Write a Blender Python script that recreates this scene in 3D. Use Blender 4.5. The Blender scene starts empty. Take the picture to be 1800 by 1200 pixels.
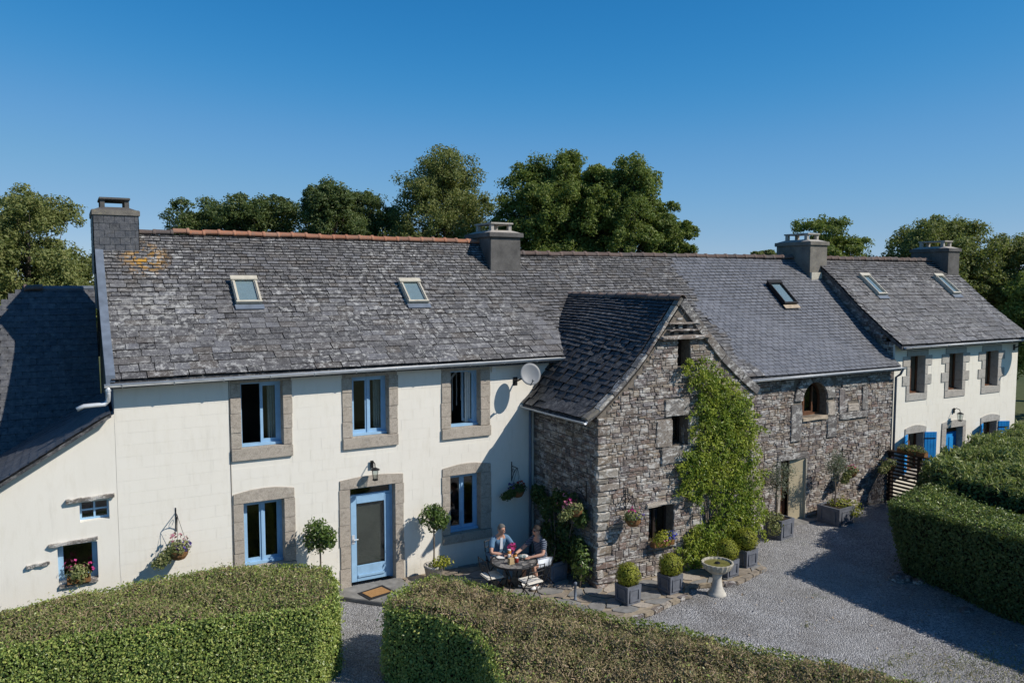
import bpy, bmesh, math, random
import numpy as np
from mathutils import Vector, Matrix

S = bpy.context.scene
COL = S.collection
R = math.radians
random.seed(7)

# ------------------------------------------------------------------ camera, sky, sun, exposure
CAM = np.array([-0.69, -16.73, 6.85])
cd = bpy.data.cameras.new('camera')
cd.lens = 28.0
cd.sensor_width = 36.0
cd.clip_end = 6000
cam = bpy.data.objects.new('camera', cd)
cam.location = CAM
cam.rotation_euler = (R(90 - 4.37), 0, R(-29.13))
COL.objects.link(cam)
S.camera = cam

SUN_TO = Vector((0.95, -1.0, 1.2)).normalized()
W = bpy.data.worlds.new('World')
S.world = W
W.use_nodes = True
wn = W.node_tree
sky = wn.nodes.new('ShaderNodeTexSky')
sky.sky_type = 'NISHITA'
sky.sun_disc = False
sky.sun_elevation = math.asin(SUN_TO.z)
sky.sun_rotation = math.atan2(SUN_TO.x, SUN_TO.y)
sky.altitude = 100
sky.air_density = 0.7
sky.dust_density = 0.0
sky.ozone_density = 1.0
# colour response of the camera: deeper, more saturated blue, softer horizon (the same everywhere in the sky)
SKY = 0.105
bg = wn.nodes['Background']
bg.inputs[1].default_value = SKY
s1 = wn.nodes.new('ShaderNodeVectorMath'); s1.operation = 'SCALE'; s1.inputs['Scale'].default_value = SKY
s2 = wn.nodes.new('ShaderNodeVectorMath'); s2.operation = 'SCALE'; s2.inputs['Scale'].default_value = 1 / SKY
cv = wn.nodes.new('ShaderNodeRGBCurve')
for ch, pts in enumerate((((0, 0), (.06, .016), (.125, .026), (.254, .135), (.527, .29), (1, .5)), ((0, 0), (.13, .105), (.205, .20), (.397, .355), (.687, .475), (1, .6)), ((0, 0), (.24, .28), (.366, .50), (.591, .645), (.738, .67), (1, .78)))):
    cc = cv.mapping.curves[ch]
    cc.points[0].location = pts[0]; cc.points[1].location = pts[-1]
    for p in pts[1:-1]: cc.points.new(*p)
cv.mapping.update()
wn.links.new(sky.outputs[0], s1.inputs[0]); wn.links.new(s1.outputs[0], cv.inputs['Color'])
wn.links.new(cv.outputs[0], s2.inputs[0]); wn.links.new(s2.outputs[0], bg.inputs[0])

sl = bpy.data.lights.new('sun', 'SUN')
sl.energy = 4.6
sl.angle = R(0.5)
sl.color = (1.0, 0.935, 0.84)
so = bpy.data.objects.new('sun', sl)
so.rotation_euler = (-SUN_TO).to_track_quat('-Z', 'Y').to_euler()
so.location = (20, -20, 30)
COL.objects.link(so)
S.view_settings.view_transform = 'Standard'
S.view_settings.look = 'None'
S.view_settings.exposure = 0.0
S.view_settings.gamma = 1.0

# ------------------------------------------------------------------ materials
class NT:
    def __init__(s, name):
        s.m = bpy.data.materials.new(name)
        s.m.use_nodes = True
        s.t = s.m.node_tree
        s.b = s.t.nodes['Principled BSDF']
        s.out = s.t.nodes['Material Output']
        s.b.inputs['Roughness'].default_value = 0.75
        s.b.inputs['Specular IOR Level'].default_value = 0.3
    def n(s, ty, **kw):
        x = s.t.nodes.new('ShaderNode' + ty)
        for k, v in kw.items():
            setattr(x, k, v)
        return x
    def l(s, a, b):
        s.t.links.new(a, b)
    def setin(s, sock, v):
        if hasattr(v, 'is_linked') or hasattr(v, 'links'):
            s.l(v, sock)
        else:
            if isinstance(v, tuple) and len(v) == 3 and sock.type == 'RGBA':
                v = v + (1,)
            sock.default_value = v
    def pos(s):
        return s.n('NewGeometry').outputs['Position']
    def noise(s, scale, detail=4, rough=.55, vec=None, stretch=None):
        x = s.n('TexNoise')
        x.inputs['Scale'].default_value = scale
        x.inputs['Detail'].default_value = detail
        x.inputs['Roughness'].default_value = rough
        v = vec or s.pos()
        if stretch:
            mp = s.n('Mapping')
            mp.inputs['Scale'].default_value = stretch
            s.l(v, mp.inputs[0])
            v = mp.outputs[0]
        s.l(v, x.inputs['Vector'])
        return x.outputs['Fac']
    def voro(s, scale, feature='F1', out='Color', vec=None):
        x = s.n('TexVoronoi', feature=feature)
        x.inputs['Scale'].default_value = scale
        s.l(vec or s.pos(), x.inputs['Vector'])
        return x.outputs[out]
    def ramp(s, fac, stops, interp='LINEAR'):
        x = s.n('ValToRGB')
        cr = x.color_ramp
        cr.interpolation = interp
        while len(cr.elements) < len(stops):
            cr.elements.new(.5)
        for e, (p, c) in zip(cr.elements, stops):
            e.position = p
            e.color = (c, c, c, 1) if not isinstance(c, tuple) else (*c, 1)
        s.l(fac, x.inputs[0])
        return x.outputs[0]
    def mix(s, fac, a, b, mode='MIX'):
        x = s.n('MixRGB', blend_type=mode)
        for i, v in zip((0, 1, 2), (fac, a, b)):
            s.setin(x.inputs[i], v)
        return x.outputs[0]
    def math(s, op, a, b=0.0):
        x = s.n('Math', operation=op)
        s.setin(x.inputs[0], a)
        s.setin(x.inputs[1], b)
        return x.outputs[0]
    def rand(s, k=1.0):
        a = s.n('ObjectInfo').outputs['Random']
        b = s.n('NewGeometry').outputs['Random Per Island']
        return s.math('FRACT', s.math('MULTIPLY', s.math('ADD', a, b), k * 7.31))
    def bump(s, h, strength=.4, dist=.01):
        x = s.n('Bump')
        x.inputs['Strength'].default_value = strength
        x.inputs['Distance'].default_value = dist
        s.l(h, x.inputs['Height'])
        s.l(x.outputs[0], s.b.inputs['Normal'])
    def col(s, c):
        s.setin(s.b.inputs['Base Color'], c)
        return s
    def set(s, **kw):
        for k, v in kw.items():
            s.b.inputs[k.replace('_', ' ')].default_value = v
        return s

MT = {}
def plain(name, c, rough=.6, metal=0.0, var=.12, scale=9.0, bump=0.0):
    t = NT(name)
    f = t.noise(scale, 5)
    lo = tuple(v * (1 - var) for v in c)
    hi = tuple(min(1, v * (1 + var)) for v in c)
    t.col(t.ramp(f, [(.3, lo), (.7, hi)]))
    t.set(Roughness=rough, Metallic=metal)
    if bump:
        t.bump(f, bump, .004)
    MT[name] = t.m
    return t

# white painted render
def m_plaster(name, c):
    t = NT(name)
    f = t.noise(1.3, 6, .6)
    base = t.mix(f, tuple(v * .93 for v in c), c)
    g = t.noise(6, 6, .7, stretch=(1, 1, .25))
    base = t.mix(t.ramp(g, [(.50, 0.0), (.78, .36)]), base, (c[0] * .74, c[1] * .71, c[2] * .64))
    stk = t.noise(5, 6, .7, stretch=(1, 1, .09))
    base = t.mix(t.math('MULTIPLY', t.ramp(stk, [(.56, 0.0), (.72, .28)]), t.ramp(t.noise(.8, 3), [(.42, 0.0), (.6, 1.0)])), base, (.40, .38, .32))
    r = t.rand()
    base = t.mix(t.ramp(r, [(0, 0.0), (1, .10)]), base, (c[0] * .86, c[1] * .84, c[2] * .80))
    # damp, greenish splash zone with a ragged edge low on the wall
    sx = t.n('SeparateXYZ'); t.l(t.pos(), sx.inputs[0])
    low = t.math('SUBTRACT', t.math('MULTIPLY', t.noise(2.2, 6, .7), 1.1), sx.outputs[2])
    base = t.mix(t.ramp(low, [(.1, 0.0), (.6, .35)]), base, (.36, .35, .27))
    t.col(base)
    t.bump(t.noise(45, 5, .7), .35, .006)
    t.set(Roughness=.85)
    MT[name] = t.m
m_plaster('plaster', (.84, .80, .715))
m_plaster('plaster_cream', (.84, .795, .69))

def m_granite(name, a, b):
    t = NT(name)
    sp = t.noise(55, 5, .85)
    big = t.noise(2.5, 5)
    c = t.ramp(sp, [(.3, tuple(v * .45 for v in a)), (.45, a), (.62, b), (.75, tuple(min(1, v * 1.35) for v in b))])
    c = t.mix(t.ramp(big, [(.3, .0), (.75, .35)]), c, (.20, .175, .14))
    c = t.mix(t.ramp(t.rand(), [(0, 0.0), (1, .35)]), c, (.40, .335, .27))
    c = t.mix(t.ramp(t.noise(11, 6, .75), [(.50, 0.0), (.66, .55)]), c, tuple(v * .42 for v in a))
    c = t.mix(t.ramp(t.noise(17, 6, .7), [(.60, 0.0), (.70, .6)]), c, (.58, .565, .52))
    t.col(c)
    t.bump(sp, .5, .006)
    t.set(Roughness=.85)
    MT[name] = t.m
m_granite('granite', (.40, .35, .295), (.60, .54, .455))
m_granite('granite_pale', (.42, .40, .365), (.56, .54, .49))

def m_slate(name, cols, lichen=.5, rough=.62, orange=False, gloss=.35):
    t = NT(name)
    r = t.rand()
    n = len(cols)
    c = t.ramp(r, [(i / (n - 1), v) for i, v in enumerate(cols)])
    grain = t.noise(28, 5, .7)
    c = t.mix(t.ramp(grain, [(.25, .55), (.75, 0.0)]), c, (.02, .02, .022))
    c = t.mix(t.ramp(t.noise(8, 6, .75), [(.45, 0.0), (.7, .55)]), c, (.21, .205, .20))
    c = t.mix(t.ramp(t.noise(5, 4, .7), [(.3, .55), (.48, 0.0)]), c, (.03, .028, .026))
    patch = t.noise(.55, 3)
    li = t.noise(7.5, 7, .78)
    mask = t.math('MULTIPLY', t.ramp(li, [(.525, 0.0), (.58, 1.0)]), t.ramp(patch, [(.38, .15), (.60, 1.0)]))
    mask = t.math('MULTIPLY', mask, lichen)
    c = t.mix(mask, c, (.46, .455, .435))
    sp = t.ramp(t.noise(38, 3, .6), [(.61, 0.0), (.67, 1.0)])
    c = t.mix(t.math('MULTIPLY', sp, lichen * .9), c, (.52, .515, .49))
    if orange:
        d = t.n('VectorMath', operation='DISTANCE')
        t.l(t.pos(), d.inputs[0])
        d.inputs[1].default_value = (.84, 2.92, 7.22)
        near = t.ramp(d.outputs['Value'], [(.15, 1.0), (.62, 0.0)])
        om = t.math('MULTIPLY', t.ramp(t.noise(6, 5, .65), [(.50, 0.0), (.54, 1.0)]), near)
        c = t.mix(om, c, (.48, .25, .03))
        d2 = t.n('VectorMath', operation='DISTANCE')
        t.l(t.pos(), d2.inputs[0])
        d2.inputs[1].default_value = (.9, 1.6, 6.4)
        near2 = t.ramp(d2.outputs['Value'], [(.3, 1.0), (2.0, 0.0)])
        wm = t.math('MULTIPLY', t.ramp(t.noise(7, 6, .7), [(.50, 0.0), (.60, .75)]), near2)
        c = t.mix(wm, c, (.42, .41, .38))
    t.col(c)
    t.bump(grain, .55, .012)
    t.set(Roughness=rough, Specular_IOR_Level=gloss)
    MT[name] = t.m
m_slate('slate_old', [(.055, .054, .058), (.10, .098, .102), (.15, .145, .148), (.18, .182, .198), (.125, .108, .094), (.08, .082, .092)], .8, .66, True)
m_slate('slate_far', [(.07, .068, .07), (.12, .115, .115), (.15, .14, .14), (.17, .17, .18), (.11, .10, .09)], .6, .6)
m_slate('slate_new', [(.16, .168, .19), (.20, .208, .232), (.235, .243, .27), (.18, .186, .205)], .10, .42, gloss=.55)
m_slate('slate_dark', [(.035, .038, .045), (.055, .058, .066), (.07, .074, .084), (.05, .05, .055)], .3, .58)
m_slate('slate_clad', [(.062, .070, .086), (.085, .092, .108), (.10, .105, .12), (.075, .078, .085)], .06, .5, gloss=.45)

plain('slate_edge', (.012, .011, .011), .9, var=.4, scale=20)
plain('slate_edge_new', (.014, .015, .018), .8, var=.3, scale=20)
def m_rubble(name, cols, lich=.8):
    t = NT(name)
    r = t.rand()
    n = len(cols)
    c = t.ramp(r, [(i / (n - 1), v) for i, v in enumerate(cols)], 'CONSTANT')
    g = t.noise(16, 6, .7, stretch=(1, 1, 2.6))
    c = t.mix(t.ramp(g, [(.32, .65), (.58, 0.0)]), c, (.035, .030, .026))
    lo = t.noise(.8, 4)
    c = t.mix(t.ramp(lo, [(.35, .0), (.7, .5)]), c, (.15, .115, .085))
    li = t.ramp(t.noise(3.6, 8, .78, stretch=(1, 1, 2.1)), [(.515, 0.0), (.57, lich)])
    c = t.mix(li, c, (.60, .58, .54))
    sp = t.ramp(t.noise(15, 5, .65), [(.59, 0.0), (.65, lich * .65)])
    c = t.mix(sp, c, (.66, .645, .60))
    t.col(c)
    t.bump(t.noise(30, 6, .75, stretch=(1, 1, 2.2)), .8, .02)
    t.set(Roughness=.88)
    MT[name] = t.m
RUB = [(.26, .215, .185), (.35, .30, .26), (.18, .15, .14), (.42, .365, .315), (.28, .20, .17), (.29, .265, .265), (.36, .29, .22), (.21, .18, .18), (.48, .43, .37), (.30, .235, .205)]
m_rubble('rubble', RUB, .75)
m_rubble('rubble_shaded', [tuple(v * .72 for v in c) for c in RUB], .6)  # the same rubble darkened, shade put into the colour of unlit walls
m_rubble('schist_dressed', [(.20, .19, .185), (.26, .245, .23), (.17, .165, .165), (.30, .275, .25)], .8)
m_rubble('rubble_pale', [(.40, .37, .32), (.48, .45, .39), (.34, .30, .26), (.44, .42, .38)], .8)
plain('mortar', (.17, .145, .118), .95, var=.35, scale=14, bump=.6)
plain('mortar_sand', (.30, .25, .185), .95, var=.3, scale=8, bump=.6)

t = NT('cement')
c = t.ramp(t.noise(3, 6, .65), [(.3, (.085, .082, .078)), (.7, (.19, .18, .168))])
c = t.mix(t.ramp(t.noise(60, 3, .8), [(.35, .5), (.6, 0.0)]), c, (.05, .048, .046))
t.col(c); t.bump(t.noise(70, 4, .8), .9, .012); t.set(Roughness=.9); MT['cement'] = t.m
t = NT('cement_lichen')
c = t.ramp(t.noise(3, 6, .65), [(.3, (.13, .12, .105)), (.7, (.25, .23, .20))])
c = t.mix(t.ramp(t.noise(14, 5, .7), [(.55, 0.0), (.68, .6)]), c, (.32, .29, .19))
t.col(c); t.bump(t.noise(60, 4, .8), .9, .012); t.set(Roughness=.9); MT['cement_lichen'] = t.m

def m_tile(name, cols):
    t = NT(name)
    r = t.rand()
    c = t.ramp(r, [(i / (len(cols) - 1), v) for i, v in enumerate(cols)])
    c = t.mix(t.ramp(t.noise(16, 6, .7), [(.5, 0.0), (.68, .7)]), c, (.20, .18, .155))
    t.col(c); t.bump(t.noise(40, 4), .4, .006); t.set(Roughness=.85); MT[name] = t.m
m_tile('terracotta', [(.36, .15, .085), (.44, .20, .115), (.30, .15, .10), (.40, .22, .145)])
m_tile('ridge_brown', [(.125, .085, .072), (.17, .12, .10), (.105, .085, .08), (.15, .125, .115)])

plain('blue_paint', (.29, .475, .67), .5, var=.10, scale=5)
plain('shutter_blue', (.02, .28, .68), .5, var=.12, scale=6)
plain('brown_wood', (.13, .058, .03), .5, var=.25, scale=12)
plain('dark_wood', (.030, .020, .015), .6, var=.3, scale=14)
plain('zinc', (.60, .62, .64), .42, .25, var=.12, scale=7)
plain('lead', (.14, .17, .215), .55, .0, var=.2, scale=5)
plain('iron', (.022, .022, .024), .5, .4, var=.2)
plain('cream_paint', (.52, .48, .39), .5, var=.12)
plain('blind', (.55, .60, .66), .7, var=.05)
plain('curtain', (.70, .70, .68), .9, var=.08)
plain('interior', (.16, .145, .125), .95, var=.2, scale=2)
plain('dish', (.25, .26, .27), .5, var=.08, scale=3)
plain('tan_door', (.50, .43, .29), .6, var=.12, scale=3)
plain('weathered', (.42, .34, .25), .7, var=.25, scale=12)
plain('planter', (.14, .15, .175), .55, var=.25, scale=6)
plain('soil', (.03, .022, .016), 1.0, var=.4)
plain('white_stone', (.52, .49, .43), .8, var=.15, scale=7, bump=.4)
plain('fountain_bowl', (.40, .37, .30), .85, var=.35, scale=9, bump=.5)
plain('coir', (.36, .20, .08), 1.0, var=.25, scale=60)
plain('rubber', (.018, .018, .02), .8, var=.2)
plain('step_stone', (.22, .215, .205), .85, var=.25, scale=6, bump=.4)
plain('flag_brown', (.26, .22, .175), .85, var=.35, scale=5, bump=.5)
plain('bark', (.085, .068, .052), .95, var=.35, scale=9, bump=.6)
plain('stem', (.16, .13, .10), .9, var=.3, scale=12)
plain('coco', (.22, .11, .045), 1.0, var=.35, scale=40, bump=.7)
plain('cushion', (.70, .66, .58), .9, var=.08)
plain('skin', (.50, .285, .205), .55, var=.08)
plain('shirt_blue', (.10, .19, .30), .85, var=.12)
plain('shirt_white', (.62, .66, .70), .85, var=.06)
plain('shorts_white', (.66, .70, .76), .85, var=.06)
plain('hair_grey', (.13, .125, .115), .8, var=.25, scale=60)
plain('hair_dark', (.022, .017, .014), .7, var=.25, scale=60)
plain('black', (.012, .012, .013), .35, var=.1)
plain('china', (.78, .77, .74), .3, var=.03)
plain('orange_pack', (.60, .25, .06), .5, var=.15)
plain('red_jam', (.25, .03, .02), .3, var=.15)
plain('cardboard', (.50, .36, .19), .8, var=.1)
plain('water', (.16, .15, .05), .12, var=.3)
t = NT('striped_shirt')
wv = t.n('TexWave', wave_type='BANDS', bands_direction='Z')
wv.inputs['Scale'].default_value = 9
t.l(t.pos(), wv.inputs[0])
t.col(t.mix(t.ramp(wv.outputs[1], [(.62, 0.0), (.7, 1.0)]), (.016, .024, .05), (.20, .23, .28)))
t.set(Roughness=.9); MT['striped_shirt'] = t.m

t = NT('glass')
gl = t.n('BsdfGlossy'); gl.inputs['Roughness'].default_value = .02
tr = t.n('BsdfTransparent'); tr.inputs[0].default_value = (.75, .80, .80, 1)
fr = t.n('Fresnel'); fr.inputs[0].default_value = 1.6
mx = t.n('MixShader')
bf = t.n('NewGeometry').outputs['Backfacing']
t.l(t.math('MULTIPLY', t.math('MULTIPLY', fr.outputs[0], 1.7), t.math('SUBTRACT', 1.0, bf)), mx.inputs[0]); t.l(tr.outputs[0], mx.inputs[1]); t.l(gl.outputs[0], mx.inputs[2])
t.l(mx.outputs[0], t.out.inputs[0]); MT['glass'] = t.m

# mosaic slate table top
t = NT('mosaic')
e = t.voro(9, 'DISTANCE_TO_EDGE', 'Distance')
v = t.voro(9)
bw = t.n('RGBToBW'); t.l(v, bw.inputs[0])
c = t.ramp(bw.outputs[0], [(.2, (.06, .062, .065)), (.5, (.16, .16, .16)), (.8, (.27, .255, .235))])
c = t.mix(t.ramp(e, [(.03, 1.0), (.06, 0.0)]), c, (.05, .05, .05))
t.col(c); t.set(Roughness=.4); MT['mosaic'] = t.m

# gravel
t = NT('gravel')
v = t.voro(44)
bw = t.n('RGBToBW'); t.l(v, bw.inputs[0])
c = t.ramp(bw.outputs[0], [(.15, (.14, .14, .145)), (.45, (.32, .32, .33)), (.7, (.46, .46, .47)), (.9, (.70, .69, .68))])
c2 = t.noise(.9, 6, .7)
c = t.mix(t.ramp(c2, [(.38, 0.0), (.68, .6)]), c, (.15, .135, .12))
c = t.mix(t.ramp(t.noise(.45, 5, .6, stretch=(1, .35, 1)), [(.45, 0.0), (.65, .35)]), c, (.42, .415, .41))
gr = t.math('MULTIPLY', t.ramp(t.noise(.55, 4, .6), [(.60, 0.0), (.70, 1.0)]), t.ramp(t.noise(9, 5, .7), [(.45, 0.0), (.62, .75)]))
c = t.mix(gr, c, (.085, .10, .035))
t.col(c)
d = t.voro(44, 'F1', 'Distance')
t.bump(t.math('MULTIPLY', d, -1.0), 1.0, .03)
t.set(Roughness=.8); MT['gravel'] = t.m

t = NT('meadow')
c = t.ramp(t.noise(.12, 6, .6), [(.3, (.05, .075, .022)), (.7, (.12, .125, .05))])
c = t.mix(t.ramp(t.noise(5, 5, .7), [(.4, .4), (.6, 0.0)]), c, (.03, .045, .015))
t.col(c); t.bump(t.noise(12, 5), .6, .05); t.set(Roughness=1.0); MT['meadow'] = t.m

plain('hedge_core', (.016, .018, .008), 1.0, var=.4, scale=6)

def m_leaf(name, cols, transl=.25, rough=.5, spec=.35, clump=1.2, gold=None):
    t = NT(name)
    r = t.rand()
    c = t.ramp(r, [(i / (len(cols) - 1), v) for i, v in enumerate(cols)])
    big = t.noise(clump, 4, .6)
    if gold:
        c = t.mix(t.ramp(big, [(.44, 0.0), (.70, .6)]), c, gold)
    c = t.mix(t.ramp(t.noise(clump * 2.3, 3), [(.35, .35), (.6, 0.0)]), c, tuple(v * .5 for v in cols[0]))
    t.col(c)
    t.set(Roughness=rough, Specular_IOR_Level=spec)
    tl = t.n('BsdfTranslucent')
    t.l(t.mix(.6, c, (.20, .26, .03), 'MIX'), tl.inputs[0])
    mx = t.n('MixShader'); mx.inputs[0].default_value = transl
    t.l(t.b.outputs[0], mx.inputs[1]); t.l(tl.outputs[0], mx.inputs[2])
    t.l(mx.outputs[0], t.out.inputs[0])
    MT[name] = t.m
m_leaf('leaf_hedge', [(0.138, 0.218, 0.052), (0.260, 0.358, 0.077), (0.403, 0.484, 0.118), (0.574, 0.588, 0.169)], 0.3, .38, .5)
m_leaf('leaf_hedge_shaded', [(0.054, 0.094, 0.026), (0.090, 0.138, 0.038), (0.132, 0.180, 0.054), (0.180, 0.216, 0.072)], .25, .45, .4)  # hedge leaves darkened so the unlit side faces read as shaded
m_leaf('leaf_clipped', [(0.130, 0.195, 0.058), (0.221, 0.260, 0.085), (0.325, 0.312, 0.130), (0.390, 0.325, 0.169), (0.169, 0.234, 0.065)], .25, .7, .25, .9, (.34, .28, .15))
m_leaf('leaf_clipped_dry', [(0.149, 0.182, 0.061), (0.257, 0.250, 0.101), (0.378, 0.297, 0.162), (0.459, 0.351, 0.209), (0.189, 0.223, 0.074)], .2, .75, .2, .8, (.36, .265, .165))
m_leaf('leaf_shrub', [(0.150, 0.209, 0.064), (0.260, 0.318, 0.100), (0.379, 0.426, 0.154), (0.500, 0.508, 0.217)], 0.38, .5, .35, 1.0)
m_leaf('twig_dry', [(0.288, 0.204, 0.132), (0.480, 0.361, 0.240), (0.624, 0.492, 0.336), (0.361, 0.265, 0.169)], .05, .85, .15)
m_leaf('leaf_oak', [(0.109, 0.160, 0.037), (0.168, 0.235, 0.053), (0.246, 0.309, 0.075), (0.305, 0.338, 0.104)], 0.4, .5, .3, .45)
m_leaf('leaf_olive_green', [(0.154, 0.190, 0.061), (0.217, 0.254, 0.081), (0.299, 0.326, 0.112), (0.307, 0.299, 0.109)], 0.4, .55, .3, .4)
m_leaf('leaf_dark', [(0.061, 0.101, 0.036), (0.097, 0.145, 0.049), (0.145, 0.194, 0.065), (0.186, 0.211, 0.082)], 0.34, .5, .3, .4)
m_leaf('leaf_ivy', [(.12, .20, .028), (.20, .30, .038), (.32, .42, .055), (.48, .52, .08)], .42, .45, .35, 1.6, (.56, .57, .08))
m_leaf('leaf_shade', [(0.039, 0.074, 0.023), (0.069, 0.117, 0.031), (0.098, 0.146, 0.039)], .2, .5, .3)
m_leaf('leaf_bay', [(0.059, 0.108, 0.024), (0.098, 0.167, 0.031), (0.167, 0.225, 0.050)], .2, .35, .5)
m_leaf('leaf_box', [(0.195, 0.224, 0.024), (0.313, 0.332, 0.034), (0.444, 0.427, 0.053)], .25, .5, .35, 6)
m_leaf('leaf_grey', [(0.127, 0.152, 0.101), (0.203, 0.229, 0.161), (0.287, 0.304, 0.229)], .2, .55, .3)
m_leaf('leaf_variegated', [(.16, .20, .06), (.28, .30, .12), (.40, .38, .18), (.10, .14, .03)], .25, .55, .3, 8)
m_leaf('petal_pink', [(.55, .03, .22), (.70, .08, .32), (.62, .02, .16)], .3, .6, .2)
m_leaf('petal_pale_pink', [(.70, .30, .40), (.60, .16, .28)], .3, .6, .2)
m_leaf('petal_purple', [(.085, .05, .26), (.13, .08, .36)], .3, .6, .2)
m_leaf('petal_blue', [(.05, .06, .50), (.09, .11, .62)], .3, .6, .2)
m_leaf('petal_red', [(.40, .02, .02), (.5, .05, .03)], .3, .6, .2)

# ------------------------------------------------------------------ mesh helpers
OFF = {}          # world offset of every object that can parent others

def off(o):
    return OFF.get(o, np.zeros(3)) if o is not None else np.zeros(3)

def tag(o, label=None, cat=None, group=None, kind=None):
    if label: o['label'] = label
    if cat: o['category'] = cat
    if group: o['group'] = group
    if kind: o['kind'] = kind
    return o

def thing(name, label, cat, loc=(0, 0, 0), group=None):
    o = bpy.data.objects.new(name, None)
    o.empty_display_size = .2
    COL.objects.link(o)
    o.location = loc
    OFF[o] = np.array(loc, float)
    return tag(o, label, cat, group)

def link(name, me, parent=None, mat=None, smooth=False):
    o = bpy.data.objects.new(name, me)
    COL.objects.link(o)
    if mat is not None:
        me.materials.clear()
        for m in (mat if isinstance(mat, (list, tuple)) else [mat]):
            me.materials.append(MT[m])
    if smooth:
        me.polygons.foreach_set('use_smooth', [True] * len(me.polygons))
    if parent is not None:
        o.parent = parent
    OFF[o] = off(parent).copy()
    return o

class MB:
    """collects shapes in world coordinates, builds ONE mesh object"""
    def __init__(s):
        s.v = []; s.f = []; s.mi = []; s.cur = 0
    def add(s, vs, fs):
        b = len(s.v)
        s.v += [tuple(map(float, p)) for p in vs]
        s.f += [tuple(b + i for i in f) for f in fs]
        s.mi += [s.cur] * len(fs)
        return s
    def box(s, x0, x1, y0, y1, z0, z1):
        vs = [(x, y, z) for z in (z0, z1) for y in (y0, y1) for x in (x0, x1)]
        return s.add(vs, [(0, 2, 3, 1), (4, 5, 7, 6), (0, 1, 5, 4), (2, 6, 7, 3), (0, 4, 6, 2), (1, 3, 7, 5)])
    def obox(s, c, ax, ay, az):
        c, ax, ay, az = (np.array(q, float) for q in (c, ax, ay, az))
        vs = [c + i * ax + j * ay + k * az for k in (-.5, .5) for j in (-.5, .5) for i in (-.5, .5)]
        return s.add(vs, [(0, 2, 3, 1), (4, 5, 7, 6), (0, 1, 5, 4), (2, 6, 7, 3), (0, 4, 6, 2), (1, 3, 7, 5)])
    def bar(s, a, b, w, h, up=(0, 0, 1)):
        a = np.array(a, float); b = np.array(b, float)
        d = b - a; u = d / np.linalg.norm(d)
        sd = np.cross(u, up)
        if np.linalg.norm(sd) < 1e-4: sd = np.cross(u, (1, 0, 0))
        sd /= np.linalg.norm(sd)
        return s.obox((a + b) / 2, d, sd * w, np.cross(sd, u) * h)
    def prism(s, poly, dvec):
        n = len(poly)
        p = [np.array(q, float) for q in poly]; d = np.array(dvec, float)
        s.add(p + [q + d for q in p], [tuple(range(n))[::-1], tuple(range(n, 2 * n))] + [(i, (i + 1) % n, n + (i + 1) % n, n + i) for i in range(n)])
        return s
    def tube(s, pts, r, seg=8, cap=True):
        pts = [np.array(p, float) for p in pts]
        n = len(pts)
        rr = r if isinstance(r, (list, tuple)) else [r] * n
        vs = []; ref = None
        for i, p in enumerate(pts):
            d = pts[min(i + 1, n - 1)] - pts[max(i - 1, 0)]
            d = d / (np.linalg.norm(d) + 1e-9)
            if ref is None:
                ref = np.cross(d, (0, 0, 1))
                if np.linalg.norm(ref) < .1: ref = np.cross(d, (1, 0, 0))
            ref = ref - d * (ref @ d); ref /= np.linalg.norm(ref)
            b = np.cross(d, ref)
            for k in range(seg):
                a = 2 * math.pi * k / seg
                vs.append(p + rr[i] * (math.cos(a) * ref + math.sin(a) * b))
        fs = [(i * seg + k, i * seg + (k + 1) % seg, (i + 1) * seg + (k + 1) % seg, (i + 1) * seg + k) for i in range(n - 1) for k in range(seg)]
        if cap:
            fs += [tuple(range(seg))[::-1], tuple((n - 1) * seg + k for k in range(seg))]
        return s.add(vs, fs)
    def lathe(s, c, prof, seg=24, ripple=0, amp=0):
        vs = []
        for r, z in prof:
            for k in range(seg):
                a = 2 * math.pi * k / seg
                q = r * (1 + (amp * (k % 2) if ripple and r > ripple else 0))
                vs.append((c[0] + q * math.cos(a), c[1] + q * math.sin(a), c[2] + z))
        n = len(prof)
        fs = [(i * seg + k, i * seg + (k + 1) % seg, (i + 1) * seg + (k + 1) % seg, (i + 1) * seg + k) for i in range(n - 1) for k in range(seg)]
        fs += [tuple(range(seg))[::-1], tuple((n - 1) * seg + k for k in range(seg))]
        return s.add(vs, fs)
    def ball(s, c, r, seg=12, rings=8):
        prof = [(max(1e-3, math.sin(math.pi * i / rings)), -math.cos(math.pi * i / rings)) for i in range(rings + 1)]
        r = r if isinstance(r, (tuple, list)) else (r, r, r)
        b = len(s.v)
        s.lathe((0, 0, 0), prof, seg)
        for i in range(b, len(s.v)):
            x, y, z = s.v[i]
            s.v[i] = (c[0] + x * r[0], c[1] + y * r[1], c[2] + z * r[2])
        return s
    def build(s, name, mat, parent=None, smooth=False, bevel=0):
        me = bpy.data.meshes.new(name)
        o3 = off(parent)
        me.from_pydata([(v[0] - o3[0], v[1] - o3[1], v[2] - o3[2]) for v in s.v], [], s.f)
        o = link(name, me, parent, mat, smooth)
        if s.mi and max(s.mi) > 0:
            me.polygons.foreach_set('material_index', s.mi)
        me.update()
        if bevel:
            bm = bmesh.new(); bm.from_mesh(me)
            bmesh.ops.bevel(bm, geom=bm.edges[:], offset=bevel, segments=2, affect='EDGES')
            bm.to_mesh(me); bm.free()
        return o

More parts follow.
